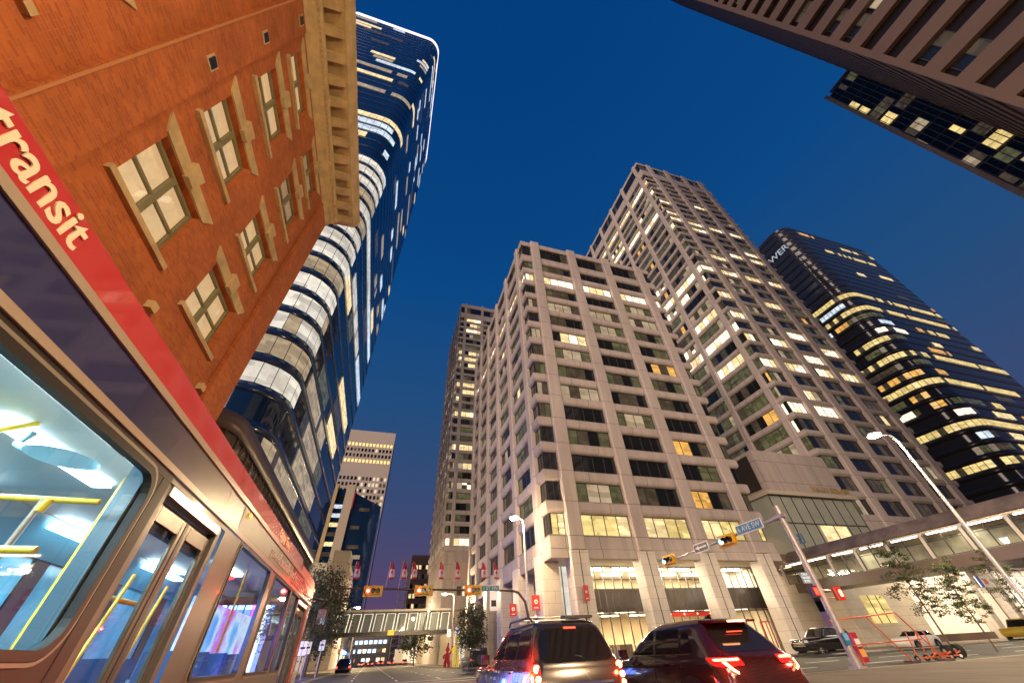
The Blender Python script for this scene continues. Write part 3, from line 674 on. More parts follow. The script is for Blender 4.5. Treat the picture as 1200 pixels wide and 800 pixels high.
# ================================================================== STREET END
F1 = thing('office_tower', 'far beige stone tower at the street end with two gold window rows near its top', 'office tower', (-45, 300, 0))
m = MB(); m.box((-46, 300, 0), (-8.6, 335, 148.5), mat('far_beige', (0.42, 0.36, 0.31), .8)); m.build('wall', F1)
items = []
far_g = mat('far_gold', (.1, .1, .1), .3, emit=(1, .68, .2), es=1.2); far_w = mat('far_warm', (.1, .1, .1), .3, emit=(1, .8, .5), es=.7)
for r_ in range(26):
    z = 135 - r_ * 4.6
    if r_ in (4, 5): continue
    m = MB()
    for c in range(13):
        x = -44.2 + c * 2.75
        q = far_g if r_ in (0, 3) else (rnd.choice([far_w, far_w, dim, dark]) if (r_ > 5 and c > 4 and r_ < 15) or r_ > 14 else rnd.choice([dark, dark, dark, dim, far_w if rnd.random() < .2 else dark]))
        m.quad((x, 299.95, z), (x + 1.7, 299.95, z), (x + 1.7, 299.95, z + 2.6), (x, 299.95, z + 2.6), q)
    m.build('window_row', F1)
F2 = thing('office_building', 'slant-topped dark glass building with two beige slabs below the far tower', 'office building', (-30, 200, 0))
m = MB(); m.add([(-20.4, 201, 0), (-6.6, 201, 0), (-6.6, 225, 0), (-20.4, 225, 0), (-20.4, 201, 66), (-6.6, 201, 60), (-6.6, 225, 60), (-20.4, 225, 66)], [(0, 1, 5, 4), (1, 2, 6, 5), (3, 0, 4, 7), (4, 5, 6, 7)], blueglass); m.box((-28.5, 201.5, 0), (-24.4, 225, 67.5), blueglass); m.build('glass_wall', F2)
m = MB(); m.box((-30.4, 200, 0), (-28.4, 226, 69.5), sand); m.box((-24.4, 200, 0), (-20.4, 226, 69.5), mat('slab_beige', (.5, .42, .32), .8)); m.build('stone_slab', F2)
for r_ in range(15):
    z = 5 + r_ * 4.1; m = MB(); 
    m.quad((-28.3, 201.4, z), (-24.5, 201.4, z), (-24.5, 201.4, z + 1.8), (-28.3, 201.4, z + 1.8), rnd.choice([coolw, dim, warm, dim, dark])); m.build('window', F2)
    if r_ % 2 or rnd.random() < .4:
        m = MB(); a = -20 + rnd.random() * 4; b = min(-7, a + rnd.uniform(3, 9)); m.quad((a, 200.9, z - 1), (b, 200.9, z - 1), (b, 200.9, z + .6), (a, 200.9, z + .6), rnd.choice([warm, dim, blind, dim])); m.build('window', F2)
MB().box((-20.3, 199.6, 58), (-19.8, 199.9, 66), signred).build('sign_blade', F2)
F3 = thing('glass_rotunda', 'pale curved glass rotunda at the street corner beyond the bus', 'rotunda', (-17, 112, 0))
m = MB(); m.tube([(-17.2, 116, 0), (-17.2, 116, 19), (-17.2, 116, 20.5)], [3.6, 3.6, 3.0], mat('rotunda_glass', (.4, .35, .27), .2, emit=(1, .82, .55), es=.18), 20); m.build('glass_wall', F3)
m = MB()
for k in range(20):
    a = 2 * math.pi * k / 20; m.box((-17.2 + 3.62 * math.cos(a) - .06, 116 + 3.62 * math.sin(a) - .06, 0), (-17.2 + 3.62 * math.cos(a) + .06, 116 + 3.62 * math.sin(a) + .06, 19), mull)
m.build('frame', F3)
F4 = thing('department_store', 'low pale stone corner building with parapet beyond the street tree', 'building', (-14, 128, 0))
m = MB(); m.box((-34, 128, 0), (-9.4, 150, 23), stonewall); m.build('wall', F4); MB().box((-34.3, 127.6, 19.5), (-9.0, 150.3, 20.6), conc).build('cornice', F4)
m = MB(); m.box((-14.5, 127.5, 23), (-10, 140, 26), mullw); m.build('roof_screen', F4)
for k in range(4): MB().box((-13.6 + k * 1.1, 127.85, 14), (-13.0 + k * 1.1, 127.95, 17), dim).build('window', F4)
F5 = thing('tower_under_construction', 'dark tower with a scaffold hoist frame against its left side, far along the street', 'building', (14, 250, 0))
MB().box((15, 250, 0), (30, 275, 48), mat('dark_red_clad', (.09, .05, .045), .5)).build('wall', F5)
m = MB()
for x in (9.5, 14.4):
    for y in (249, 252): m.box((x - .15, y, 0), (x + .15, y + .3, 46), steel)
for k in range(16):
    z = 1 + k * 2.9; m.box((9.5, 249.02, z), (14.4, 249.25, z + .2), steel); m.tube([(9.5, 248.95, z), (14.4, 248.95, z + 2.9)], .1, steel, 4)
m.build('scaffold', F5)
for k in range(9):
    m = MB()
    for c in range(7): m.quad((15.5 + c * 2, 249.93, 4 + k * 4.6), (16.8 + c * 2, 249.93, 4 + k * 4.6), (16.8 + c * 2, 249.93, 6 + k * 4.6), (15.5 + c * 2, 249.93, 6 + k * 4.6), rnd.choice([dark, dark, dim, warm]))
    m.build('window_row', F5)
F6 = thing('distant_building', 'small dim building low on the horizon between the towers', 'building', (0, 420, 0))
m = MB(); m.box((6, 420, 0), (22, 440, 34), mat('far_dark', (.06, .05, .06), .8)); m.box((-40, 430, 0), (6, 450, 22), mat('far_dark', (.06, .05, .06), .8)); m.build('wall', F6)
F7 = thing('parkade', 'blue-lit low building closing the end of the street', 'building', (0, 255, 0))
m = MB(); m.box((-24, 255, 0), (9, 262, 15.5), mat('parkade_wall', (.3, .27, .25), .7)); m.build('wall', F7)
bl = mat('blue_white_light', (.5, .6, .8), .4, emit=(.55, .8, 1), es=1.6)
for r_ in range(4):
    for c in range(13):
        z = 1.2 + r_ * 3.5; x = -23 + c * 2.4
        if r_ == 0 and c % 3 == 1: continue
        MB().quad((x, 254.9, z), (x + 1.7, 254.9, z), (x + 1.7, 254.9, z + 1.5), (x, 254.9, z + 1.5), bl if r_ == 2 and c > 5 else rnd.choice([warm, dim, bl, bright, blind])).build('window', F7)
F8 = thing('shop_row', 'row of warm lit shopfronts along the left pavement far up the street', 'shops', (-9, 125, 0))
m = MB(); m.box((-20, 151, 0), (-9.5, 250, 9), stonewall); m.build('wall', F8)
for k in range(12): MB().quad((-9.45, 152 + k * 8, .4), (-9.45, 158 + k * 8, .4), (-9.45, 158 + k * 8, 3.4), (-9.45, 152 + k * 8, 3.4), rnd.choice([warm, bright, white_lit])).build('shop_window', F8)
F9 = thing('shop_row', 'bright white glazed shopfront beside the bridge on the right pavement', 'shops', (13, 95, 0))
m = MB(); m.box((15.4, 92, 0.1), (22, 111, 5.2), mat('pale_shop', (.6, .5, .38), .5)); m.build('wall', F9)
for k in range(4): MB().quad((15.6 + k * 1.6, 91.95, .3), (16.9 + k * 1.6, 91.95, .3), (16.9 + k * 1.6, 91.95, 4.6), (15.6 + k * 1.6, 91.95, 4.6), white_lit).build('shop_window', F9)
F10 = thing('shop_row', 'pale lit stone frontage on the right side beyond the bridge', 'shops', (13, 160, 0))
m = MB(); m.box((14, 152, 0.1), (30, 245, 14), stonewall); m.build('wall', F10)
for k in range(9): MB().quad((13.95, 153 + k * 9, .4), (13.95, 160 + k * 9, .4), (13.95, 160 + k * 9, 4.4), (13.95, 153 + k * 9, 4.4), rnd.choice([warm, bright])).build('shop_window', F10)
for k in range(5): MB().box((-9.45, 153 + k * 18, 3.8), (-9.0, 162 + k * 18, 4.6), [signred, led3, led, signred, led2][k]).build('shop_fascia', F8)
# bridge over the street
BR = thing('footbridge', 'glazed footbridge over the street with eight lit bays', 'bridge', (5, 92, 0))
bx0, bx1 = -9.0, 14.6
m = MB(); m.box((bx0, 92, 4.9), (bx1, 95, 5.5), blackspan); m.build('deck', BR); MB().box((bx0, 91.9, 8.6), (bx1, 95.1, 8.95), mullw).build('roof', BR)
MB().box((bx0, 94.8, 5.52), (bx1, 94.9, 8.58), mat('bridge_inner', (.3, .33, .32), .3)).build('far_side', BR)
nb = 11; bw = (bx1 - bx0) / nb
for k in range(nb):
    a = bx0 + k * bw; m = MB(); m.quad((a, 92, 5.5), (a + bw, 92, 5.5), (a + bw, 92, 8.6), (a, 92, 8.6), clear); m.box((a - .06, 91.9, 5.5), (a + .06, 92.04, 8.6), mull); m.build('window', BR)
    m = MB(); m.tube([(a + .15, 92.3, 5.6), (a + .4, 92.3, 8.3), (a + bw - .2, 92.3, 8.3), (a + bw - .45, 92.3, 5.6)], .09, mat('lit_frame', (.8, .75, .6), .5, emit=(1, .85, .6), es=1.2), 4); m.build('lit_frame', BR)
MB().box((2.6, 91.8, 4.95), (3.8, 91.88, 5.7), mat('clear_yellow', (.8, .55, .05), .5, emit=(1, .7, .1), es=.4)).build('clearance_sign', BR)

# ================================================================== BRICK BUILDING
H1 = thing('brick_building', 'old red-brick corner building with sandstone window surrounds and a deep bracketed cornice', 'brick building', (-8, 16.6, 0))
bxs = -8.0
wins = []      # (y0, y1, z0, z1)
for ya, yb in ((-9.0, -5.9), (-4.2, -1.1), (0.3, 3.2), (6.45, 9.2), (11.1, 13.8)):
    for z0, z1 in ((1.2, 3.6), (5.4, 8.1), (10.65, 12.95), (14.7, 16.85), (18.75, 20.9), (22.35, 24.1)):
        wins.append((ya, yb, z0, z1))
def brick_wall(mb, ya, yb, zlist, x, holes):
    # strip wall between ya..yb with holes [(z0,z1)]
    z = 0
    for z0, z1 in holes:
        mb.quad((x, ya, z), (x, yb, z), (x, yb, z0), (x, ya, z0), brick)
        for a, b, c, d in (((x, ya, z0), (x - .35, ya, z0), (x - .35, ya, z1), (x, ya, z1)), ((x, yb, z0), (x - .35, yb, z0), (x - .35, yb, z1), (x, yb, z1)), ((x, ya, z0), (x, yb, z0), (x - .35, yb, z0), (x - .35, ya, z0)), ((x, ya, z1), (x, yb, z1), (x - .35, yb, z1), (x - .35, ya, z1))): mb.quad(a, b, c, d, brick)
        z = z1
    mb.quad((x, ya, z), (x, yb, z), (x, yb, 26), (x, ya, 26), brick)
m = MB(); cols = sorted({(w[0], w[1]) for w in wins}); yprev = -25
zs = sorted({(w[2], w[3]) for w in wins})
for ya, yb in cols:
    m.quad((bxs, yprev, 0), (bxs, ya, 0), (bxs, ya, 26), (bxs, yprev, 26), brick); brick_wall(m, ya, yb, zs, bxs, zs); yprev = yb
m.quad((bxs, yprev, 0), (bxs, 16.6, 0), (bxs, 16.6, 26), (bxs, yprev, 26), brick)
m.quad((bxs, 16.6, 0), (-40, 16.6, 0), (-40, 16.6, 26), (bxs, 16.6, 26), brickb); m.build('wall', H1)
m = MB(); m.box((bxs - 6, -25, 25.9), (bxs, 16.6, 26.4), sand); m.build('roof', H1)
# brick pilasters
for ya, yb in ((4.35, 5.75), (14.9, 16.62), (-.9, .15), (-12, -9.4)):
    MB().box((bxs + 0.004, ya, 0), (bxs + 0.16, yb, 24.6), brick).build('pilaster', H1)
MB().box((bxs + .17, 4.38, 0), (bxs + .2, 4.44, 24.5), mat('flash', (.5, .2, .08), .6)).build('copper_strip', H1)
for ya, yb, z0, z1 in wins:
    x = bxs; top = z0 > 22
    if yb > 16: continue
    m = MB()
    m.box((x + .01, ya - .22, z0 - .2), (x + .15, yb + .22, z0 - .01), sand); sill = m.build('window_sill', H1)
    m = MB()      # splayed flat arch with keystone
    lt = z1 + .01; hh = .5 if not top else .4; ym = (ya + yb) / 2
    for (pa, pb, pc, pd, ex) in ((ya - .12, ym - .2, ym - .26, ya - .5, .06), (ym + .2, yb + .12, yb + .5, ym + .26, .06)):
        P = [(pa, lt), (pb, lt), (pc, lt + hh), (pd, lt + hh)]
        m.add([(x + ex, y, z) for y, z in P] + [(x, y, z) for y, z in P], [(0, 1, 2, 3), (0, 4, 5, 1), (1, 5, 6, 2), (2, 6, 7, 3), (3, 7, 4, 0)], sand)
    P = [(ym - .2, lt - .04), (ym + .2, lt - .04), (ym + .32, lt + hh + .16), (ym - .32, lt + hh + .16)]
    m.add([(x + .17, y, z) for y, z in P] + [(x, y, z) for y, z in P], [(0, 1, 2, 3), (0, 4, 5, 1), (1, 5, 6, 2), (2, 6, 7, 3), (3, 7, 4, 0)], sand)
    m.build('lintel', H1)
    xi = x - .28; m = MB()
    fw = .12; zm = (z0 + z1) / 2
    m.box((xi - .05, ya + .01, z0 + .01), (xi + .06, ya + fw, z1 - .01), frame_g); m.box((xi - .05, yb - fw, z0 + .01), (xi + .06, yb - .01, z1 - .01), frame_g)
    m.box((xi - .05, ya + fw + .002, z1 - fw), (xi + .06, yb - fw - .002, z1 - .012), frame_g); m.box((xi - .05, ya + fw + .002, z0 + .012), (xi + .06, yb - fw - .002, z0 + fw), frame_g)
    m.box((xi - .04, ym - .1, z0 + fw + .002), (xi + .08, ym + .1, z1 - fw - .002), frame_g)
    for q in ((ya + fw + .002, ym - .102), (ym + .102, yb - fw - .002)): m.box((xi - .03, q[0], zm - .05), (xi + .05, q[1], zm + .05), frame_g)
    m.build('window_frame', H1)
    m = MB(); y_a, y_b, z_a, z_b = ya - .5, yb + .5, z0 - .25, z1 + 1.0
    cur = mat('curtain_pale', (.62, .50, .36), .8, emit=(1, .68, .36), es=.7, var=.25, scale=.8); cur2 = mat('curtain_grey', (.4, .35, .32), .8, emit=(.95, .62, .36), es=.36, var=.3, scale=2.5)
    m.quad((xi, ya, z0), (xi, yb, z0), (xi, yb, z1), (xi, ya, z1), glassmat('sash_glass', (.85, .85, .8), .10) if 'sash_glass' not in MATS else MATS['sash_glass'])
    pn = m.build('pane', H1)
    m = MB(); mm_ = cur if (z0 < 17 or ya < 7) else cur2
    yy = ya; k = 0
    nfold = 26
    vs = []
    for k in range(nfold + 1):
        t = k / nfold; y_ = y_a + (y_b - y_a) * t; d = .05 * math.sin(t * 52) if t > .55 or mm_ is cur2 else .012 * math.sin(t * 30); vs += [(xi - .22 + d, y_, z_a), (xi - .22 + d, y_, z_b)]
    m.add(vs, [(2 * k, 2 * k + 2, 2 * k + 3, 2 * k + 1) for k in range(nfold)], mm_, True)
    m.build('curtain', H1)
for z in (19.75, 23.8, 15.6):   # little square vents in the pier
    m = MB(); m.box((bxs + .14, 5.0, z), (bxs + .2, 5.42, z + .5), sand); m.box((bxs + .17, 5.06, z + .06), (bxs + .22, 5.36, z + .44), black); m.build('vent', H1)
# small bracket blocks low on the wall
for y in (9.9, 14.3): MB().box((bxs + .0, y, 9.35), (bxs + .2, y + .3, 9.62), sand).build('stone_block', H1)
# entablature and cornice
m = MB(); prof = [(0.10, 24.95), (0.18, 25.0), (.20, 25.15), (.20, 25.3), (.42, 25.36), (.42, 25.5), (.62, 25.7), (.62, 26.0)]
def extr(mb, prof, y0, y1, x, mt):
    n = len(prof); vs = [(x + o, y0, z) for o, z in prof] + [(x + o, y1, z) for o, z in prof]
    mb.add(vs, [(i, i + 1, n + i + 1, n + i) for i in range(n - 1)], mt); mb.add(vs, [tuple(range(n)), tuple(range(n, 2 * n))], mt)
extr(m, [(0, 24.9)] + prof + [(0, 26.2)], -25, 16.9, bxs, sand)
m.build('frieze', H1)
m = MB(); extr(m, [(0, 26.45), (1.55, 26.45), (1.62, 26.6), (1.75, 26.8), (1.85, 27.3), (0, 27.5)], -25, 17.6, bxs, sand); m.build('cornice', H1)
m = MB(); y = -24.0
while y < 17.2: m.box((bxs + .43, y, 25.52), (bxs + .58, y + .12, 25.66), sand); y += .24
tag(m.build('dentils', H1), kind='stuff')
y = -11.3
while y < 17.0:
    m = MB(); m.add([(bxs + .4, y, 26.02), (bxs + 1.45, y, 26.22), (bxs + 1.45, y, 26.44), (bxs + .4, y, 26.44), (bxs + .4, y + .42, 26.02), (bxs + 1.45, y + .42, 26.22), (bxs + 1.45, y + .42, 26.44), (bxs + .4, y + .42, 26.44)],
        [(0, 1, 2, 3), (7, 6, 5, 4), (0, 4, 5, 1), (1, 5, 6, 2), (3, 7, 4, 0)], sand); m.build('bracket', H1); y += 1.12

# ================================================================== TRANSIT BUS
BX = -1.9; BW = 2.55
BU = thing('transit_bus', 'red, navy and grey city transit bus close on the left with lit blue-white interior', 'bus', (BX - BW / 2, 5.0, 0))
busred = mat('bus_red', (0.40, 0.022, 0.02), 0.25, coat=0.6)
busnavy = mat('bus_navy', (0.022, 0.024, 0.09), 0.22, coat=0.7)
busgrey = mat('bus_grey', (0.11, 0.095, 0.082), 0.36, 0.25, coat=0.1, var=.12, scale=3)
buscream = mat('bus_cream', (0.32, 0.25, 0.19), 0.3, coat=0.3)
busdark = mat('bus_seal', (0.02, 0.016, 0.014), 0.45, spec=.3)
busbrown = mat('bus_lower', (0.035, 0.023, 0.019), 0.5, 0.0, spec=.25)
Y0, Y1 = -7.0, 14.2
def rrect_pts(ya, yb, za, zb, r, n=6):
    P = []
    for cy_, cz, a0 in ((yb - r, za + r, -90), (yb - r, zb - r, 0), (ya + r, zb - r, 90), (ya + r, za + r, 180)):
        for k in range(n + 1):
            a = R_(a0 + 90 * k / n); P.append((cy_ + r * math.cos(a), cz + r * math.sin(a)))
    return P
def plate_with_hole(mb, x, ya, yb, za, zb, hole, r, m, depth=.04, rim=None, dr=1):
    """flat wall plate in the plane x with a rounded window hole (y0, y1, z0, z1)"""
    H = rrect_pts(*hole, r); n = len(H); cyc = (hole[0] + hole[1]) / 2; czc = (hole[2] + hole[3]) / 2
    O = []
    for q, (y, z) in enumerate(H):
        k = q // (n // 4)
        # project from the centre out to the plate edge, corner groups meet at plate corners
        dy, dz = y - cyc, z - czc
        ty = ((yb if dy > 0 else ya) - cyc) / dy if abs(dy) > 1e-6 else 1e9
        tz = ((zb if dz > 0 else za) - czc) / dz if abs(dz) > 1e-6 else 1e9
        t = min(ty, tz); O.append((cyc + dy * t, czc + dz * t))
    # snap nearest outer point to each plate corner
    for c in ((ya, za), (ya, zb), (yb, za), (yb, zb)):
        j = min(range(n), key=lambda i: (O[i][0] - c[0]) ** 2 + (O[i][1] - c[1]) ** 2); O[j] = c
    vs = [(x, y, z) for y, z in H] + [(x, y, z) for y, z in O]
    mb.add(vs, [(i, (i + 1) % n, n + (i + 1) % n, n + i) for i in range(n)], m)
    vs = [(x, y, z) for y, z in H] + [(x - depth * dr, y, z) for y, z in H]
    mb.add(vs, [(i, (i + 1) % n, n + (i + 1) % n, n + i) for i in range(n)], rim or m)
def rframe(mb, x, hole, r, w, t, m):
    """raised rounded frame round a hole"""
    H = rrect_pts(*hole, r); G = rrect_pts(hole[0] - w, hole[1] + w, hole[2] - w, hole[3] + w, r + w); n = len(H)
    vs = [(x, y, z) for y, z in H] + [(x + t, y, z) for y, z in H] + [(x + t, y, z) for y, z in G] + [(x, y, z) for y, z in G]
    fs = []
    for j in range(3): fs += [(j * n + i, j * n + (i + 1) % n, (j + 1) * n + (i + 1) % n, (j + 1) * n + i) for i in range(n)]
    mb.add(vs, fs, m, False)
bwins = [(-6.6, -3.6), (-3.35, -.1), (.15, 3.62), (6.25, 8.25), (8.75, 10.55), (10.8, 11.75)]
zt_, zb_ = 2.44, 1.38
m = MB()
def wtop(k): return 2.44 if k < 3 else 2.50
def wbot(k): return 1.38 if k < 3 else 1.20
plates = [(-7.0, -3.48), (-3.48, .02), (.02, 3.80), (5.52, 8.5), (8.5, 10.68), (10.68, 11.9)]
side = MB()
for k, ((a, b), (pa, pb)) in enumerate(zip(bwins, plates)):
    plate_with_hole(side, BX, pa, pb, 0.32, 2.545, (a, b, wbot(k), wtop(k)), .16 if k < 3 else .08, busbrown if k < 3 else busgrey, rim=busdark)
MB().box((BX, 13.75, .32), (BX - .05, Y1, 2.545), busred).build('front_pillar', BU); MB().box((BX - 0.001, 3.80, 2.50), (BX - .05, 5.52, 2.545), busgrey).build('door_header', BU)
side.build('side_panel', BU)
MB().box((BX + .003, Y0, 2.49), (BX - .03, 3.86, 2.549), busdark).build('window_gutter', BU)
MB().box((BX + .004, 3.72, .34), (BX - .03, 3.855, 2.488), busdark).build('door_gap_seal', BU)
for k, (a, b) in enumerate(bwins):
    fr = MB(); rframe(fr, BX, (a, b, wbot(k), wtop(k)), .16 if k < 3 else .08, .05 if k < 3 else .035, .018, busdark)
    rframe(fr, BX, (a - .055, b + .055, wbot(k) - .055, wtop(k) + .055), .2 if k < 3 else .1, .02, .012, mat('seal_pale', (.2, .17, .13), .4))
    w = MB(); P = rrect_pts(a, b, wbot(k), wtop(k), .16 if k < 3 else .08); w.add([(BX - .02, y, z) for y, z in P], [tuple(range(len(P)))], clear)
    w = w.build('window', BU); fr.build('frame', w)
# cream rails, navy and grey cove panels, red roof band
MB().box((BX + .02, Y0, 2.55), (BX - .03, Y1, 2.60), buscream).build('drip_rail', BU)
def cove(ya, yb, za, zb, m, name, xo=0, xt=0):
    mb = MB(); mb.add([(BX + xo, ya, za), (BX + xo, yb, za), (BX + xt, yb, zb), (BX + xt, ya, zb)], [(0, 1, 2, 3)], m); return mb.build(name, BU)
cove(Y0, 2.9, 2.60, 2.90, busnavy, 'upper_panel', 0, -.01)
# navy blends to grey on the next panel: building reflections put into its colour
gm = mat('reflection_blend', (.3, .3, .3), .26, .35, coat=.3); n_ = gm.node_tree; b_ = n_.nodes['Principled BSDF']
t_ = n_.nodes.new('ShaderNodeTexCoord'); s_ = n_.nodes.new('ShaderNodeSeparateXYZ'); n_.links.new(t_.outputs['Object'], s_.inputs[0])
r_ = n_.nodes.new('ShaderNodeMapRange'); n_.links.new(s_.outputs[1], r_.inputs[0]); r_.inputs[1].default_value = 2.9 - 5; r_.inputs[2].default_value = 4.6 - 5
c_ = n_.nodes.new('ShaderNodeValToRGB'); n_.links.new(r_.outputs[0], c_.inputs[0]); c_.color_ramp.elements[0].color = (.022, .024, .09, 1); c_.color_ramp.elements[1].color = (.19, .165, .14, 1); n_.links.new(c_.outputs[0], b_.inputs['Base Color'])
cove(2.9, 5.86, 2.60, 2.90, gm, 'upper_panel', 0, -.01)
cove(5.9, 10.2, 2.60, 2.90, busgrey, 'upper_panel', 0, -.01)
cove(10.2, Y1, 2.60, 2.90, busred, 'upper_panel', 0, -.01)  # red front paint run further back, with the brake lamps' light put in
MB().box((BX - .03, 5.86, 2.60), (BX - .002, 5.90, 2.92), black).build('panel_gap', BU)
MB().box((BX + .008, Y0, 2.90), (BX - .03, Y1, 2.955), buscream).build('upper_rail', BU)
m = MB(); m.add([(BX - .005, Y0, 2.957), (BX - .005, 11.2, 2.957), (BX - .03, 11.2, 3.20), (BX - .03, Y0, 3.20), (BX - .09, Y0, 3.25), (BX - .09, 11.2, 3.25), (BX - .5, Y0, 3.27), (BX - .5, 11.2, 3.27)], [(0, 1, 2, 3), (3, 2, 5, 4), (4, 5, 7, 6)], busred)
m.add([(BX - .005, 11.2, 2.957), (BX - .03, 11.2, 3.20), (BX - .09, 11.2, 3.25), (BX - 2.45, 11.2, 3.25), (BX - 2.5, 11.2, 2.957)], [(0, 1, 2, 3, 4)], busred); m.build('roof_band', BU)
m = MB(); P = [(Y0, 2.96)] + [(11.2, 2.96)] + [(Y1 - .55 + .55 * math.sin(R_(a)), 2.93 + .12 * math.cos(R_(a))) for a in range(0, 91, 15)]
m = MB(); zz = []
for a in range(0, 91, 10): zz.append((Y1 - .7 + .7 * math.sin(R_(a)), 2.60 + .5 * math.cos(R_(a))))
Q = [(11.2, 2.957), (11.2, 3.10)] + zz
m.add([(BX - .004, y, max(z, 2.6)) for y, z in Q] + [(BX - BW, y, max(z, 2.6)) for y, z in Q], [tuple(range(len(Q)))] + [(i, i + 1, len(Q) + i + 1, len(Q) + i) for i in range(1, len(Q) - 1)], mat('bus_pink_red', (.6, .14, .11), .3, coat=.5)); m.build('front_cap', BU)
m = MB(); m.box((BX - .5, Y0, 3.15), (BX - BW + .2, 11.2, 3.26), busred); m.build('roof', BU)
m = MB(); m.box((BX - BW, Y0, .32), (BX - BW + .04, Y1, 1.2), busgrey); m.box((BX - BW, Y0, 2.5), (BX - BW + .04, Y1, 3.2), busgrey)
for y in (-6.9, -5, -3, -1, 1, 3, 5, 7, 9, 11, 13.2): m.box((BX - BW + .001, y, 1.2), (BX - BW + .04, y + .3, 2.5), busdark)
m.box((BX - .001, Y0, .32), (BX - BW, Y0 + .05, 3.2), busgrey); m.build('far_side_panel', BU)
for y in (-6.6, -4.7, -2.7, -.7, 1.3, 3.3, 5.3, 7.3, 9.3, 11.3): MB().quad((BX - BW + .02, y, 1.2), (BX - BW + .02, y + 1.7, 1.2), (BX - BW + .02, y + 1.7, 2.5), (BX - BW + .02, y, 2.5), mat('far_pane', (.10, .42, .62), .15, spec=.8, var=.5, scale=1.2)).build('far_window', BU)  # cyan of the light reflected in this glass is put into its colour
m = MB(); m.quad((BX - .05, Y1 - .02, 1.0), (BX - BW + .05, Y1 - .02, 1.0), (BX - BW + .05, Y1 - .02, 2.5), (BX - .05, Y1 - .02, 2.5), tint); m.build('windscreen', BU)
m = MB(); m.box((BX - .05, Y1 - .05, .32), (BX - BW, Y1, 1.0), busred); m.build('front_panel', BU)
MB().box((BX - .06, Y0 + .06, .36), (BX - BW + .05, Y1 - .1, .42), busdark).build('floor', BU)
bceil = mat('bus_ceiling', (.72, .78, .78), .5)
MB().box((BX - .05, Y0 + .06, 2.78), (BX - BW + .05, Y1 - .1, 2.84), bceil).build('ceiling', BU)
bl_ = mat('bus_tube', (.9, .95, 1), .4, emit=(.72, .93, 1), es=9)
m = MB()
for k in range(5):
    ya = -6.5 + k * 2.5; m.add([(BX - .22, ya, 2.55), (BX - .22, ya + 2.3, 2.55), (BX - .32, ya + 2.3, 2.70), (BX - .32, ya, 2.70)], [(0, 1, 2, 3)], bl_)
m.build('ceiling_light', BU)
for ya in (-5.5, -2.5, 0.3, 3.4, 6.3, 8.9):
    MB().box((BX - 1.0, ya, 2.74), (BX - 1.16, ya + 1.5, 2.779), bl_).build('ceiling_light', BU)
    MB().box((BX - BW + .35, ya, 2.66), (BX - BW + .5, ya + 1.5, 2.7), bl_).build('ceiling_light', BU)
# cove advert panels inside the far side, pale blue partition behind the door
m = MB(); m.add([(BX - BW + .06, Y0, 2.45), (BX - BW + .06, Y1 - .3, 2.45), (BX - BW + .4, Y1 - .3, 2.77), (BX - BW + .4, Y0, 2.77)], [(0, 1, 2, 3)], mat('cove_blue', (.12, .4, .55), .4)); m.build('inner_cove', BU)
liner = mat('bus_liner', (.42, .62, .72), .4)
MB().box((BX - BW + .045, Y0 + .1, .44), (BX - BW + .07, Y1 - .3, 1.18), liner).build('inner_liner', BU); MB().box((BX - BW + .045, Y0 + .1, 2.46), (BX - BW + .055, Y1 - .3, 2.77), liner).build('inner_liner', BU)
m = MB(); m.quad((BX - .5, 3.72, .45), (BX - .8, 3.72, .45), (BX - .8, 3.72, 1.35), (BX - .5, 3.72, 1.35), mat('partition', (.35, .5, .55), .25)); m.build('door_partition', BU)
m = MB(); m.box((BX - .08, 3.64, .45), (BX - .2, 3.79, 2.76), mat('panel_teal', (.05, .14, .2), .3)); m.build('door_post_cover', BU)
yel = mat('rail_yellow', (.85, .55, .03), .35)
m = MB(); m.tube([(BX - .2, 3.28, 1.86), (BX - 2.2, 3.28, 1.86)], .022, yel); m.tube([(BX - .2, 3.28, 1.47), (BX - 2.2, 3.28, 1.47)], .022, yel)
m.build('grab_rail', BU)
# place exact rails seen through the big window
def rail(pts, r=.02, mt=None): MB().tube(pts, r, mt or yel, 8).build('grab_rail', BU)
rail([(BX - .15, 3.45, 2.2), (BX - .7, 3.42, 2.2), (BX - 2.3, 3.4, 2.2)])
rail([(BX - .9, 3.05, 2.2), (BX - .9, 3.15, 2.5), (BX - .9, 3.5, 2.77)])
rail([(BX - .45, 3.42, 2.2), (BX - .45, 3.42, .45)], .018, buscream); rail([(BX - .75, 4.6, .45), (BX - .75, 4.6, 2.75)]); rail([(BX - .75, 7.3, .45), (BX - .75, 7.3, 2.75)]); rail([(BX - .75, 9.7, .45), (BX - .75, 9.7, 2.75)])
rail([(BX - .3, 4.1, 1.75), (BX - .3, 5.3, 1.75)])
for x in (.42, .95): 
    m = MB(); m.tube([(BX - x, 3.43, 2.2), (BX - x - .02, 3.43, 2.12)], .03, yel); m.build('rail_bracket', BU)
m = MB(); m.tube([(BX - .95, 3.6, 2.73), (BX - .95, 3.55, 2.62), (BX - .8, 3.5, 2.55)], .025, mat('mirror_arm', (.12, .25, .32), .4)); m.build('mirror_arm', BU)
m = MB(); c0 = Vector((BX - .55, 3.45, 2.50)); u1 = Vector((.815, .58, -.05)).normalized() * .22; u2 = Vector((-.25, .3, .9)).normalized() * .075
m.add([c0 + u1 * math.cos(a) + u2 * math.sin(a) for a in [k * math.pi / 12 for k in range(24)]], [tuple(range(24))], mat('convex_mirror', (.25, .45, .55), .15, .6)); m.build('round_mirror', BU)
seatm = mat('seat_blue', (.03, .08, .25), .6)
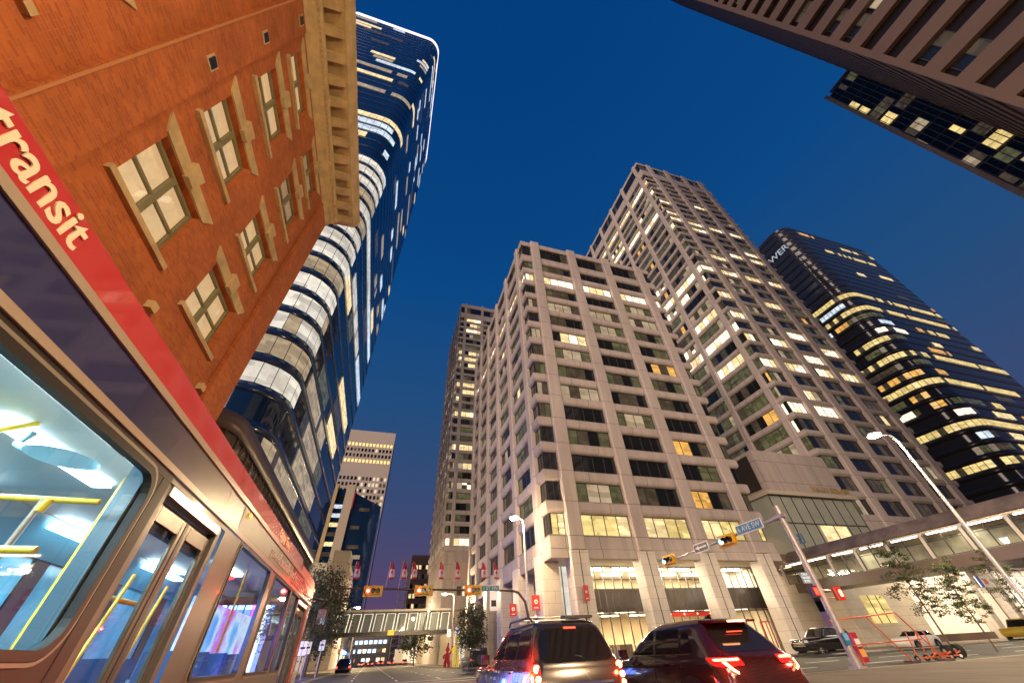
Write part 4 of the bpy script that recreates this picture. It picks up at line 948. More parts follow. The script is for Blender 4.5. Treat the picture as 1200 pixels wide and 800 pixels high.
for y in (-4, -3, -2, -1, 0, 1, 6.8, 7.7, 8.6, 9.5):
    for x in (BX - .5, BX - BW + .5):
        m = MB(); m.cbox((x - .22, y, .85), (x + .22, y + .42, .93), seatm, .05); m.cbox((x - .22, y - .08, .9), (x + .22, y, 1.45), seatm, .03); m.build('seat', BU)
# doors with two leaves
def bus_door(ya, yb):
    w = (yb - ya) / 2
    d = MB(); d.box((BX - .02, ya, .36), (BX - .14, ya + .1, 2.50), busgrey); d.box((BX - .02, yb - .1, .36), (BX - .14, yb, 2.50), busgrey); d.box((BX - .005, ya + .1, 2.42), (BX - .16, yb - .1, 2.50), alu); d.box((BX - .1, ya + .1, 2.2), (BX - .18, yb - .1, 2.41), black)
    fr = d.build('door_frame', BU)
    for s in (0, 1):
        a = ya + .11 + s * (w - .1); b = a + w - .13; leafm = MB()
        for q in ((a, a + .09), (b - .09, b)): leafm.cbox((BX - .05, q[0], .38), (BX - .09, q[1], 2.36), mat('door_metal', (.11, .09, .075), .3, .6, var=.2, scale=4), .01)
        leafm.box((BX - .051, a + .09, 2.24), (BX - .089, b - .09, 2.36), MATS['door_metal']); leafm.box((BX - .051, a + .09, .38), (BX - .089, b - .09, .6), MATS['door_metal'])
        l = leafm.build('door_leaf', BU)
        MB().quad((BX - .07, a + .09, .6), (BX - .07, b - .09, .6), (BX - .07, b - .09, 2.24), (BX - .07, a + .09, 2.24), clear).build('door_pane', l)
        MB().box((BX - .045, (b if s == 0 else a) - .015, .38), (BX - .1, (b if s == 0 else a) + .015, 2.36), black).build('rubber_edge', l)
        m = MB(); m.tube([(BX - .12, a + .12, 1.1), (BX - .16, a + .25, 1.1), (BX - .16, b - .2, 1.9)], .015, yel); m.build('door_rail', l)
bus_door(3.86, 5.46); bus_door(12.0, 13.7)
MB().box((BX + .004, 6.08, 2.81), (BX + .02, 6.16, 2.865), mat('marker_amber', (.8, .35, .02), .3, emit=(1, .45, .05), es=1.2)).build('marker_lamp', BU)
cream_t = mat('letter_cream', (.78, .62, .45), .5); greyt = mat('letter_silver', (.62, .56, .50), .3, .3)
def bustext(t, size, yend, z, mt, xo=.0, **k):
    # text reads from the rear to the front of the bus: right = +Y, up = +Z, faces +X
    return put_text('lettering', t, size, mt, BU, (BX + xo - (BX - BW / 2), yend - 5, z), (0, 1, 0), (0, 0, 1), align='RIGHT', **k)
bustext('calgary transit', .262, 1.765, 3.085, cream_t, -.012, bold=.004)
bustext('Calgary Transit', .2, 9.3, 3.09, cream_t, -.012)
bustext('powered sustainable natural gas', .235, 10.9, 2.76, greyt, .004)
m = MB()
for y in (-3.2, 0, 11.4): pass
for y in (-4.6, 11.0):
    m = MB(); m.cyl((BX - .32, y, .5), (BX - .04, y, .5), .5, rubber, 24); w = m.build('wheel', BU); MB().cyl((BX - .1, y, .5), (BX - .02, y, .5), .28, alu, 18).build('rim', w)
m = MB(); m.tube([(BX - .1, Y1 - .1, 2.75), (BX + .35, Y1 + .5, 2.72), (BX + .3, Y1 + .55, 2.55)], .03, black); m.build('mirror_arm', BU)
m = MB(); m.cbox((BX + .16, Y1 + .5, 2.0), (BX + .46, Y1 + .62, 2.56), black, .04); mm = m.build('wing_mirror', BU); MB().box((BX + .19, Y1 + .485, 2.16), (BX + .43, Y1 + .498, 2.52), chrome).build('mirror_glass', mm)
# lamps inside the bus (its lit ceiling)
def lamp(name, kind, loc, energy, col, size=.2, rot=None, shape=None, sy=None, parent=None, spot=None, blend=.5):
    l = bpy.data.lights.new(name, kind); l.energy = energy; l.color = col
    if kind == 'AREA':
        l.size = size
        if sy: l.shape = 'RECTANGLE'; l.size_y = sy
    elif kind in ('POINT', 'SPOT'): l.shadow_soft_size = size
    if kind == 'SPOT': l.spot_size = spot or R_(120); l.spot_blend = blend
    o = bpy.data.objects.new(name, l); C.objects.link(o); o.location = loc
    if rot is not None: o.rotation_euler = Vector(rot).to_track_quat('-Z', 'Y').to_euler()
    if parent is not None:
        o.parent = parent; p = parent
        while p.parent: p = p.parent
        o.location = Vector(loc) - p.location
    return o
lamp('bus_ceiling_lamp', 'AREA', (BX - 1.2, .5, 2.72), 420, (.58, .88, 1), .5, (0, 0, -1), sy=8, parent=BU)
lamp('bus_ceiling_lamp', 'AREA', (BX - 1.2, 6.0, 2.72), 40, (.65, .88, 1), .5, (0, 0, -1), sy=3, parent=BU)
glow1 = mat('blue_glow', (.3, .5, .8), .4, emit=(.35, .68, 1), es=2.4); glow2 = mat('violet_glow', (.5, .3, .8), .4, emit=(.55, .3, 1), es=1.8); glow3 = mat('pink_glow', (.6, .2, .5), .4, emit=(1, .2, .45), es=1.0)  # glow colours made up for the reflections in the bus windows
sm_ = bpy.data.materials.new('reflection_glow'); sm_.use_nodes = True; q_ = sm_.node_tree; tq = q_.nodes.new('ShaderNodeTexCoord'); nq = q_.nodes.new('ShaderNodeTexNoise'); nq.inputs['Scale'].default_value = 1.1; nq.inputs['Detail'].default_value = 5
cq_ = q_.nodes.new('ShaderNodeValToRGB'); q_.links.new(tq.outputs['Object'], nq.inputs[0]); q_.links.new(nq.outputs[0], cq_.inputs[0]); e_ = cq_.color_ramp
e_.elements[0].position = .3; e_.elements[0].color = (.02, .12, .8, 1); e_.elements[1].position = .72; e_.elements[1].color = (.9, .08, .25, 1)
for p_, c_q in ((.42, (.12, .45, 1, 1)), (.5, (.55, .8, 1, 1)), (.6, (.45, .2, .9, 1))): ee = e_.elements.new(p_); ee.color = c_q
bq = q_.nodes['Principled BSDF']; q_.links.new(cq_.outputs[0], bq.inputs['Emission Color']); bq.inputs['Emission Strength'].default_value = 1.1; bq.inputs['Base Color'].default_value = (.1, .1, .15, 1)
MB().box((BX - 1.35, 9.4, .5), (BX - 1.38, 13.9, 2.3), sm_).build('colour_panel', BU)  # added glowing panel, stands in for coloured reflections in the bus windows
lamp('added_flank_fill', 'AREA', (BX - .12, 7.4, 1.7), 90, (.12, .25, 1), 1.3, (1, .25, -.25), sy=.8, parent=BU)  # blue and violet fill lamps added to tint the SUV flank
lamp('added_flank_fill', 'AREA', (BX - .12, 9.6, 1.9), 80, (.75, .15, 1), 1.3, (1, .0, -.2), sy=.8, parent=BU)

# ================================================================== VEHICLES
class Car:
    def __init__(s, rings): s.r = rings     # (z, y_rear, y_front, half width, corner radius)
    def at(s, z):
        r = s.r
        if z <= r[0][0]: return r[0][1:]
        for a, b in zip(r, r[1:]):
            if a[0] <= z <= b[0]:
                t = (z - a[0]) / max(1e-6, b[0] - a[0]); return tuple(p + (q - p) * t for p, q in zip(a[1:], b[1:]))
        return r[-1][1:]
    def ring(s, z, n=7):
        yr, yf, w, r = s.at(z); r = min(r, w * .95, (yf - yr) / 2 * .95); P = []
        for cx, cy_, a0 in ((w - r, yr + r, -90), (w - r, yf - r, 0), (-w + r, yf - r, 90), (-w + r, yr + r, 180)):
            for k in range(n + 1):
                a = R_(a0 + 90 * k / n); P.append((cx + r * math.cos(a), cy_ + r * math.sin(a), z))
        return P
    def side(s, y, z, sg, off=.0):
        yr, yf, w, r = s.at(z); d = 0
        if y < yr + r: t = (yr + r - y) / r; d = r * (1 - math.sqrt(max(0, 1 - t * t)))
        if y > yf - r: t = (y - yf + r) / r; d = r * (1 - math.sqrt(max(0, 1 - min(1, t) ** 2)))
        return (sg * (w - d + off), y, z)
    def rear(s, x, z, off=.0, front=False):
        yr, yf, w, r = s.at(z); d = 0
        if abs(x) > w - r: t = (abs(x) - w + r) / r; d = r * (1 - math.sqrt(max(0, 1 - min(1, t) ** 2)))
        return (x, yf - d + off, z) if front else (x, yr + d - off, z)
    def body(s, mb, m, close=True):
        rows = [s.ring(r[0]) for r in s.r]; n = len(rows[0]); vs = [v for q in rows for v in q]
        fs = [(j * n + k, j * n + (k + 1) % n, (j + 1) * n + (k + 1) % n, (j + 1) * n + k) for j in range(len(rows) - 1) for k in range(n)]
        fs.append(tuple(range((len(rows) - 1) * n, len(rows) * n))); mb.add(vs, fs, m, True)
def patch(fn, poly, m, name, parent, div=1, smooth=True):
    """poly: list of rows [(u0, v), (u1, v)] from bottom to top; fn(u, v) -> point"""
    mb = MB(); N = 14; vs = []
    for (ua, va), (ub, vb) in poly:
        for k in range(N + 1): t = k / N; vs.append(fn(ua + (ub - ua) * t, va + (vb - va) * t))
    n = N + 1
    mb.add(vs, [(j * n + k, j * n + k + 1, (j + 1) * n + k + 1, (j + 1) * n + k) for j in range(len(poly) - 1) for k in range(N)], m, smooth)
    return mb.build(name, parent, local=True)
def rows(ua, ub, va, vb, r=.05, sl_a=0.0, sl_b=0.0, n=5):
    """rounded quad; sl_a/sl_b slide the low-u/high-u side with height"""
    out_ = []; H = vb - va
    vsn = [va + r * (1 - math.cos(R_(90 * k / n))) for k in range(n + 1)] + [vb - r * (1 - math.cos(R_(90 * k / n))) for k in range(n, -1, -1)]
    for v in vsn:
        e = 0
        if v < va + r: e = r - math.sqrt(max(0, r * r - (va + r - v) ** 2))
        if v > vb - r: e = r - math.sqrt(max(0, r * r - (v - vb + r) ** 2))
        t = (v - va) / H; out_.append(((ua + e + sl_a * t, v), (ub - e + sl_b * t, v)))
    return out_
def wheel(root, x, y, r, w, sg):
    m = MB(); m.tube([(x - sg * w, y, r), (x - sg * w, y, r), (x - sg * .01, y, r), (x, y, r)], [r * .93, r, r, r * .93], rubber, 28); t = m.build('wheel', root, local=True)
    m = MB(); m.cyl((x - sg * .05, y, r), (x + sg * .004, y, r), r * .6, mat('wheel_dark', (.03, .03, .03), .5), 22)
    for k in range(6):
        a = k * math.pi / 3; ca, sa = math.cos(a), math.sin(a); q = r * .6
        m.add([(x + sg * .012, y - sa * .03, r + ca * .03), (x + sg * .012, y + sa * .03, r - ca * .03), (x + sg * .012, y + ca * q + sa * .035, r + sa * q - ca * .035), (x + sg * .012, y + ca * q - sa * .035, r + sa * q + ca * .035)], [(0, 1, 2, 3)], alu)
    m.tube([(x + sg * .004, y, r), (x + sg * .014, y, r)], r * .14, alu, 12); m.build('rim', t, local=True)
def car(label, cat, loc, rz, rings, paint_m, L, W, wr=.36, wy=(.9, 3.7), glass=cglass, belt=1.05, roofz=1.6, name='parked_car', group=None, side_w=(), rear_w=None, wind=True, tails=None, heads=None, low=False, lit=True, rails=False):
    root = thing(name, label, cat, loc, group, rz); c = Car(rings)
    mb = MB(); c.body(mb, paint_m); mb.build('body', root, local=True)
    MB().box((-W / 2 + .12, .3, .2), (W / 2 - .12, L - .3, .32), black).build('chassis', root, local=True)
    for sg in (-1, 1):
        for y in wy:
            w = c.at(.5)[2]
            m = MB(); pts = [(sg * (w + .012), y + (wr + .09) * math.cos(a), wr + (wr + .09) * math.sin(a)) for a in [R_(q) for q in range(-20, 201, 20)]]
            m.add(pts, [tuple(range(len(pts)))], black); m.build('wheel_arch', root, local=True)
            wheel(root, sg * (w + .03), y, wr, .24, sg)
        for (a, b, z0, z1, sa, sb) in side_w: patch(lambda u, v, sg=sg: c.side(u, v, sg, .008), rows(a, b, z0, z1, .05, sa, sb), glass, 'side_window', root)
    if rear_w: patch(lambda u, v: c.rear(u, v, .01), rows(*rear_w), glass, 'rear_window', root)
    if wind:
        z0, z1 = belt + .02, roofz - .08; w0 = c.at(z0)[2] - .12; w1 = c.at(z1)[2] - .12
        patch(lambda u, v: c.rear(u, v, .01, True), [((-w0, z0), (w0, z0)), ((-(w0 + w1) / 2, (z0 + z1) / 2), ((w0 + w1) / 2, (z0 + z1) / 2)), ((-w1, z1), (w1, z1))], glass, 'windscreen', root)
    return root, c
suvp = mat('brown_black_paint', (.055, .042, .036), .18, .5, coat=1.0)
# SUV in front of the camera (rear hatch towards us)
ringsA = [(.30, .12, 4.55, .86, .22), (.45, .02, 4.72, .925, .20), (.62, 0, 4.74, .935, .18), (.95, .03, 4.70, .925, .18), (1.02, .06, 4.62, .90, .2), (1.06, .07, 3.50, .885, .2), (1.12, .09, 3.36, .87, .18), (1.60, .33, 2.55, .70, .18), (1.69, .42, 2.42, .645, .22), (1.735, .60, 2.25, .55, .24), (1.745, .9, 2.0, .4, .2)]
V1, c1 = car('brown-black boxy SUV with roof rack, its flank catching blue and violet light, brake lights glowing', 'car', (3.68, 8.0, 0), 0, ringsA, suvp, 4.75, 1.88, .38, (.95, 3.75), cglass, 1.12, 1.70,
    side_w=((.42, 1.18, 1.17, 1.56, .12, .0), (1.27, 2.12, 1.17, 1.57, 0, -.02), (2.2, 3.02, 1.17, 1.57, 0, -.50)), rear_w=(-.76, .76, 1.10, 1.60, .16, .12, -.12), name='suv')
patch(lambda u, v: c1.rear(u, v, .022), rows(-.13, .13, 1.585, 1.612, .012), red_e, 'brake_lamp', V1)
for sg in (-1, 1):
    patch(lambda u, v: c1.rear(u, v, .03), rows(min(sg * .76, sg * .90), max(sg * .76, sg * .90), .72, 1.10, .05), red_m, 'tail_lamp', V1)
    for z, mt in ((1.03, red_c), (.90, red_c), (.79, mat('orange_core', (.6, .3, .1), .3, emit=(1, .45, .18), es=4))):
        m = MB(); p = c1.rear(sg * .82, z, .045); m.tube([(p[0], p[1] + .03, p[2]), (p[0], p[1], p[2])], .045 if z < 1 else .055, mt, 14); m.build('tail_bulb', V1, local=True)
    m = MB(); m.tube([(sg * .62, .75, 1.74), (sg * .64, .85, 1.80), (sg * .64, 2.2, 1.80), (sg * .62, 2.35, 1.72)], .022, black, 8); m.build('roof_rail', V1, local=True)
    m = MB(); m.cbox((sg * .93, 3.05, 1.08), (sg * 1.12, 3.17, 1.26), suvp, .03); m.build('wing_mirror', V1, local=True)
    m = MB()
    for y in (1.22, 2.16): m.add([c1.side(y, z, sg, .006) for z in (.5, .7, .9, 1.05)] + [c1.side(y + .012, z, sg, .006) for z in (.5, .7, .9, 1.05)], [(0, 1, 5, 4), (1, 2, 6, 5), (2, 3, 7, 6)], black)
    m.build('door_gap', V1, local=True)
    for y in (1.45, 2.4): MB().box((sg * .93, y, .96), (sg * .965, y + .2, .99), chrome).build('door_handle', V1, local=True)
for y in (1.05, 1.95): MB().tube([(-.64, y, 1.815), (.64, y, 1.815)], .018, alu, 6).build('roof_bar', V1, local=True)
m = MB(); m.cbox((-.05, .45, 1.755), (.62, .62, 1.80), black, .03); m.build('rear_spoiler', V1, local=True)
patch(lambda u, v: c1.rear(u, v, .02), rows(-.62, .62, .80, .835, .012), chrome, 'chrome_strip', V1)
patch(lambda u, v: c1.rear(u, v, .022), rows(-.27, .27, .60, .74, .01), white, 'number_plate', V1)
m = MB(); m.cbox((-.9, -.06, .36), (.9, .05, .58), suvp, .04); m.build('rear_bumper', V1, local=True)
m = MB(); m.tube([(.1, .10, 1.16), (-.25, .17, 1.24)], .012, black, 6); m.tube([(.12, .09, 1.13), (.12, .12, 1.15)], .02, black, 6); m.build('rear_wiper', V1, local=True)
for x in (-.35, .35):
    m = MB(); m.cbox((x - .22, 1.5, .9), (x + .22, 1.6, 1.38), black, .04); m.cbox((x - .12, 1.5, 1.4), (x + .12, 1.58, 1.55), black, .03); m.build('seat', V1, local=True)
lamp('tail_glow', 'POINT', (2.66, 8.12, .95), 420, (1, .05, .02), .04, parent=V1); lamp('tail_glow', 'POINT', (4.52, 7.88, 1.0), 22, (1, .05, .02), .04, parent=V1)
# crossover with sloping tail
redp = mat('dark_red_paint', (.04, .008, .009), .18, .35, coat=1.0)
ringsB = [(.28, .14, 4.35, .86, .25), (.42, .02, 4.50, .93, .24), (.62, 0, 4.54, .945, .24), (.90, .05, 4.50, .925, .26), (.98, .10, 4.38, .905, .28), (1.03, .14, 3.35, .88, .28), (1.08, .19, 3.20, .86, .26), (1.30, .42, 2.85, .79, .26), (1.50, .62, 2.42, .70, .26), (1.58, .66, 2.2, .62, .28), (1.625, .85, 2.0, .50, .26), (1.635, 1.1, 1.8, .32, .2)]
V2, c2 = car('dark red crossover with sloping tail, glowing L-shaped tail lamps and shark-fin aerial', 'car', (6.62, 6.75, 0), 0, ringsB, redp, 4.55, 1.9, .37, (.9, 3.6), cglass, 1.08, 1.6,
    side_w=((.78, 1.12, 1.15, 1.44, .14, -.02), (1.18, 2.0, 1.12, 1.50, .03, -.02), (2.08, 2.95, 1.12, 1.50, 0, -.55)), rear_w=(-.64, .64, 1.12, 1.47, .08, .10, -.10), name='suv')
m = MB(); m.add([(-.46, .34, 1.575), (.46, .34, 1.575), (.54, .75, 1.60), (-.54, .75, 1.60), (-.46, .36, 1.54), (.46, .36, 1.54), (.54, .75, 1.55), (-.54, .75, 1.55)], [(0, 1, 2, 3), (4, 5, 6, 7), (0, 4, 5, 1), (1, 5, 6, 2), (0, 4, 7, 3)], redp); m.build('roof_spoiler', V2, local=True)
MB().box((-.2, .325, 1.545), (.2, .35, 1.570), red_c).build('brake_lamp', V2, local=True)
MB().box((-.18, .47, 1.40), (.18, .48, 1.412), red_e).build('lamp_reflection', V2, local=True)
for sg in (-1, 1):
    patch(lambda u, v: c2.rear(u, v, .02), rows(min(sg * .40, sg * .90), max(sg * .40, sg * .90), .94, 1.06, .03), red_m, 'tail_lamp', V2)
    patch(lambda u, v: c2.rear(u, v, .034), rows(min(sg * .45, sg * .86), max(sg * .45, sg * .86), 1.015, 1.04, .01), red_c, 'tail_light_bar', V2)
    m = MB(); ps = [c2.rear(sg * x, z, .045) for x, z in ((.74, 1.0), (.80, 1.0), (.72, .88), (.64, .84), (.62, .87), (.68, .90))]; m.add(ps, [(0, 1, 2, 5), (5, 2, 3, 4)], red_c); m.build('tail_light_hook', V2, local=True)
    m = MB(); m.cbox((sg * .92, 2.95, 1.05), (sg * 1.12, 3.08, 1.22), redp, .03); m.build('wing_mirror', V2, local=True)
    MB().box((sg * .9, 1.55, .98), (sg * .955, 1.75, 1.005), redp).build('door_handle', V2, local=True); MB().box((sg * .9, 2.5, .98), (sg * .955, 2.7, 1.005), redp).build('door_handle', V2, local=True)
    m = MB(); m.add([c2.side(y, 1.10, sg, .014) for y in (.85, 1.5, 2.2, 2.95)] + [c2.side(y, 1.118, sg, .014) for y in (.85, 1.5, 2.2, 2.95)], [(0, 1, 5, 4), (1, 2, 6, 5), (2, 3, 7, 6)], chrome); m.build('chrome_trim', V2, local=True)
    m = MB()
    for y in (1.14, 2.03): m.add([c2.side(y, z, sg, .006) for z in (.45, .7, .9, 1.05)] + [c2.side(y + .012, z, sg, .006) for z in (.45, .7, .9, 1.05)], [(0, 1, 5, 4), (1, 2, 6, 5), (2, 3, 7, 6)], black)
    m.build('door_gap', V2, local=True)
m = MB(); m.add([(-.02, 1.0, 1.625), (.02, 1.0, 1.625), (.02, 1.25, 1.63), (-.02, 1.25, 1.63), (0, 1.0, 1.70), (0, 1.05, 1.70)], [(0, 1, 4), (1, 2, 5, 4), (2, 3, 5), (3, 0, 4, 5)], redp); m.build('aerial', V2, local=True)
patch(lambda u, v: c2.rear(u, v, .02), rows(-.26, .26, .50, .63, .01), white, 'number_plate', V2)
m = MB(); m.cbox((-.88, -.05, .34), (.88, .06, .55), black, .04); m.build('rear_bumper', V2, local=True)
lamp('tail_glow', 'POINT', (5.86, 6.70, 1.02), 32, (1, .05, .03), .05, parent=V2); lamp('tail_glow', 'POINT', (7.36, 6.72, 1.02), 28, (1, .05, .03), .05, parent=V2)
# silver car nose-to-tail beside them, black pickup, white saloon, yellow truck
blackp = mat('black_paint', (.012, .012, .013), .15, .3, coat=1.0); whitep = mat('white_car_paint', (.6, .58, .55), .25, coat=.8); yelp = mat('yellow_car_paint', (.62, .42, .03), .3, coat=.6); greyp = mat('grey_car_paint', (.10, .10, .11), .25, .5, coat=.6)
ringsP = [(.42, .1, 5.45, .88, .2), (.6, .02, 5.6, .96, .2), (.95, 0, 5.6, .97, .2), (1.2, .05, 5.55, .95, .2), (1.26, .1, 4.0, .92, .2), (1.30, .15, 3.9, .90, .18), (1.85, .5, 3.2, .76, .2), (1.92, .7, 3.0, .62, .2)]
V3, c3 = car('black full-size SUV with chrome grille stopped by the stone wall', 'car', (40.9, 31.6, 0), R_(90), ringsP, blackp, 5.6, 1.95, .42, (1.1, 4.5), cglass, 1.30, 1.9,
    side_w=((.7, 1.45, 1.36, 1.78, .15, 0), (1.55, 2.45, 1.36, 1.78, 0, 0), (2.55, 3.65, 1.36, 1.78, 0, -.45)), rear_w=(-.6, .6, 1.36, 1.78, .08, .08, -.08), name='suv')
m = MB()
for k in range(5): m.add([c3.rear(x, .72 + k * .1, .03, True) for x in (-.55, 0, .55)] + [c3.rear(x, .76 + k * .1, .03, True) for x in (-.55, 0, .55)], [(0, 1, 4, 3), (1, 2, 5, 4)], chrome)
m.build('grille', V3, local=True)
for sg in (-1, 1): patch(lambda u, v: c3.rear(u, v, .03, True), rows(min(sg * .62, sg * .9), max(sg * .62, sg * .9), .95, 1.12, .03), mat('headlamp', (.7, .7, .7), .1, .4), 'headlamp', V3)
ringsS = [(.25, .1, 4.4, .82, .3), (.45, 0, 4.55, .89, .3), (.7, .0, 4.5, .90, .3), (.88, .08, 4.3, .88, .3), (.94, .2, 3.2, .85, .3), (.98, .3, 3.1, .83, .28), (1.38, 1.1, 2.3, .64, .25), (1.43, 1.3, 2.1, .5, .25)]
V4, c4 = car('white saloon car passing behind the orange scooters', 'car', (51.6, 31.4, 0), R_(90), ringsS, whitep, 4.55, 1.8, .33, (.85, 3.6), cglass, .98, 1.42,
    side_w=((.62, 1.7, 1.02, 1.32, .5, 0), (1.78, 2.85, 1.02, 1.32, 0, -.5)), rear_w=(-.6, .6, 1.02, 1.3, .08, .08, -.08), name='car')
ringsH = [(.5, .1, 4.7, .92, .12), (.7, 0, 4.8, 1.0, .12), (1.15, 0, 4.75, 1.0, .12), (1.2, .1, 3.3, .97, .12), (1.24, .1, 3.2, .95, .12), (1.85, .3, 2.8, .82, .14), (1.92, .4, 2.7, .75, .14)]
V5, c5 = car('boxy yellow off-road vehicle at the right edge by the arcade', 'car', (67.6, 30.6, 0), R_(90), ringsH, yelp, 4.8, 2.0, .44, (1.0, 3.9), cglass, 1.24, 1.9,
    side_w=((.5, 1.4, 1.3, 1.78, 0, 0), (1.5, 2.2, 1.3, 1.78, 0, 0), (2.3, 3.0, 1.3, 1.78, 0, -.15)), name='off_road_vehicle')
ringsJ = [(.5, .1, 4.0, .85, .08), (.7, 0, 4.15, .92, .08), (1.15, 0, 4.1, .92, .1), (1.2, .03, 2.9, .88, .1), (1.78, .12, 2.6, .8, .1), (1.84, .2, 2.5, .74, .1)]
V6, c6 = car('black boxy jeep parked at the kerb beyond the brown SUV', 'car', (9.7, 43.0, 0), 0, ringsJ, blackp, 4.1, 1.85, .42, (.9, 3.3), cglass, 1.2, 1.84,
    side_w=((.3, 1.2, 1.25, 1.7, 0, 0), (1.3, 2.5, 1.25, 1.7, 0, -.15)), rear_w=(-.7, .7, 1.25, 1.68, .04, .02, -.02), name='jeep')
m = MB(); m.cyl((0.1, -.22, 1.0), (0.1, -.01, 1.0), .36, rubber, 24); m.build('spare_wheel', V6, local=True)
for sg in (-1, 1): MB().box((sg * .86, -.03, .95), (sg * .74, .01, 1.1), red_m).build('tail_lamp', V6, local=True)
V7, c7 = car('dark SUV parked along the left kerb under the street tree', 'car', (-3.2, 69, 0), 0, ringsA, blackp, 4.75, 1.88, .38, (.95, 3.75), cglass, 1.12, 1.7, side_w=((.42, 1.18, 1.17, 1.56, .12, .0), (1.27, 2.12, 1.17, 1.57, 0, -.02)), rear_w=(-.72, .72, 1.12, 1.56, .12, .10, -.10), name='suv')
for sg in (-1, 1): MB().box((sg * .9, -.02, .75), (sg * .72, .0, .95), red_e).build('tail_lamp', V7, local=True)
# queue of cars far up the street with brake lamps on
proto = None; k = 0
labs = ['far car waiting in the queue on the left lane, brake lamps on', 'far car waiting second in the queue, red brake lamps on', 'grey car at the middle of the distant queue', 'far car beside the distant van, brake lamps lit', 'distant car in the queue further back on the left', 'distant car in the queue further back on the right', 'smallest car at the far end of the queue', 'distant car nearest the right kerb, red lamps on', 'distant car straddling the middle of the street end', 'distant car tucked behind the van']
for (x, y) in ((-2.4, 166), (.6, 172), (4.2, 180), (7.6, 170), (-2.6, 180), (.8, 186), (-2.4, 196), (10.6, 150), (4.2, 196), (7.6, 184)):
    if proto is None:
        proto, cq = car(labs[k], 'car', (x, y, 0), 0, ringsS, greyp, 4.5, 1.8, .33, (.85, 3.6), cglass, .98, 1.42, rear_w=(-.6, .6, 1.02, 1.3, .08, .08, -.08), name='queued_car', group='cars queued far up the street', wind=False)
        for sg in (-1, 1): MB().box((sg * .86, -.04, .62), (sg * .5, 0, .92), red_e).build('tail_lamp', proto, local=True)
    else:
        o = copy_tree(proto); o.location = (x, y, 0); o['label'] = labs[k]
    k += 1
VN = thing('van', 'pale box van waiting in the distant queue on the right', 'van', (9.6, 172, 0))
m = MB(); m.cbox((-1.2, 0, .5), (1.2, 5, 4.2), whitep, .1); m.build('box_body', VN, local=True); m = MB(); m.cbox((-1.1, 5, .5), (1.1, 6.6, 2.6), whitep, .2); m.build('cab', VN, local=True)
for sg in (-1, 1):
    MB().box((sg * 1.1, -.05, .8), (sg * .8, -.01, 1.1), red_e).build('tail_lamp', VN, local=True); m = MB(); m.cyl((sg * .9, 1, .42), (sg * 1.2, 1, .42), .42, rubber); m.build('wheel', VN, local=True)

# ================================================================== SIGNALS, LAMPS AND SIGNS
def signal_head(name, label, loc, face, parent_kind='h', lit='red', idx=0, n=3, sz=.32, plate=True, group=None, hoods=True, tilt=0):
    """face: unit XY direction the lenses look; heads may lie sideways ('h') as on this street"""
    root = thing(name, label, 'traffic light', loc, group)
    f = Vector((face[0], face[1], 0)).normalized(); s_ = Vector((-f.y, f.x, 0)); up = Vector((0, 0, 1))
    if parent_kind == 'h': ax, perp = s_, up
    else: ax, perp = up, s_
    Lh = n * sz * 1.05 / 2; Wh = sz * .62
    def ob(mb, c, hx, hy, hz, m):
        P = [c + ax * a * hx + perp * b * hy + f * d * hz for d in (-1, 1) for a, b in ((-1, -1), (1, -1), (1, 1), (-1, 1))]
        mb.add(P, [(0, 1, 2, 3), (4, 5, 6, 7), (0, 1, 5, 4), (1, 2, 6, 5), (2, 3, 7, 6), (3, 0, 4, 7)], m)
    if plate: mb = MB(); ob(mb, Vector((0, 0, 0)), Lh + .16, Wh + .14, .012, yellow); mb.build('backplate', root, local=True)
    mb = MB(); ob(mb, f * .10, Lh, Wh, .085, yellow if plate else black); mb.build('housing', root, local=True)
    for k in range(n):
        c = ax * ((k - (n - 1) / 2) * sz * 1.02) + f * .2
        on = k == idx
        mt = {'red': red_c, 'green': green_e, 'off': black}[lit] if on else mat('lens_off', (.03, .02, .015), .3)
        mb = MB(); mb.tube([c - f * .01, c], sz * .47, red_s if (on and lit == 'red') else mt, 16); ln = mb.build('lens', root, local=True)
        if on and lit == 'red': mb = MB(); mb.tube([c, c + f * .012], sz * .2, red_sc, 14); mb.build('lens_core', ln, local=True)
        if hoods:
            mb = MB(); vs = []
            for q in range(9):
                a = math.pi * q / 8; d = ax * math.cos(a) + (perp if parent_kind == 'h' else s_) * 0; d = s_ * math.cos(a) + up * math.sin(a)
                vs += [c + d * sz * .46 - f * .01, c + d * sz * .46 + f * .20]
            mb.add(vs, [(2 * q, 2 * q + 2, 2 * q + 3, 2 * q + 1) for q in range(8)], black); mb.build('visor', root, local=True)
    return root
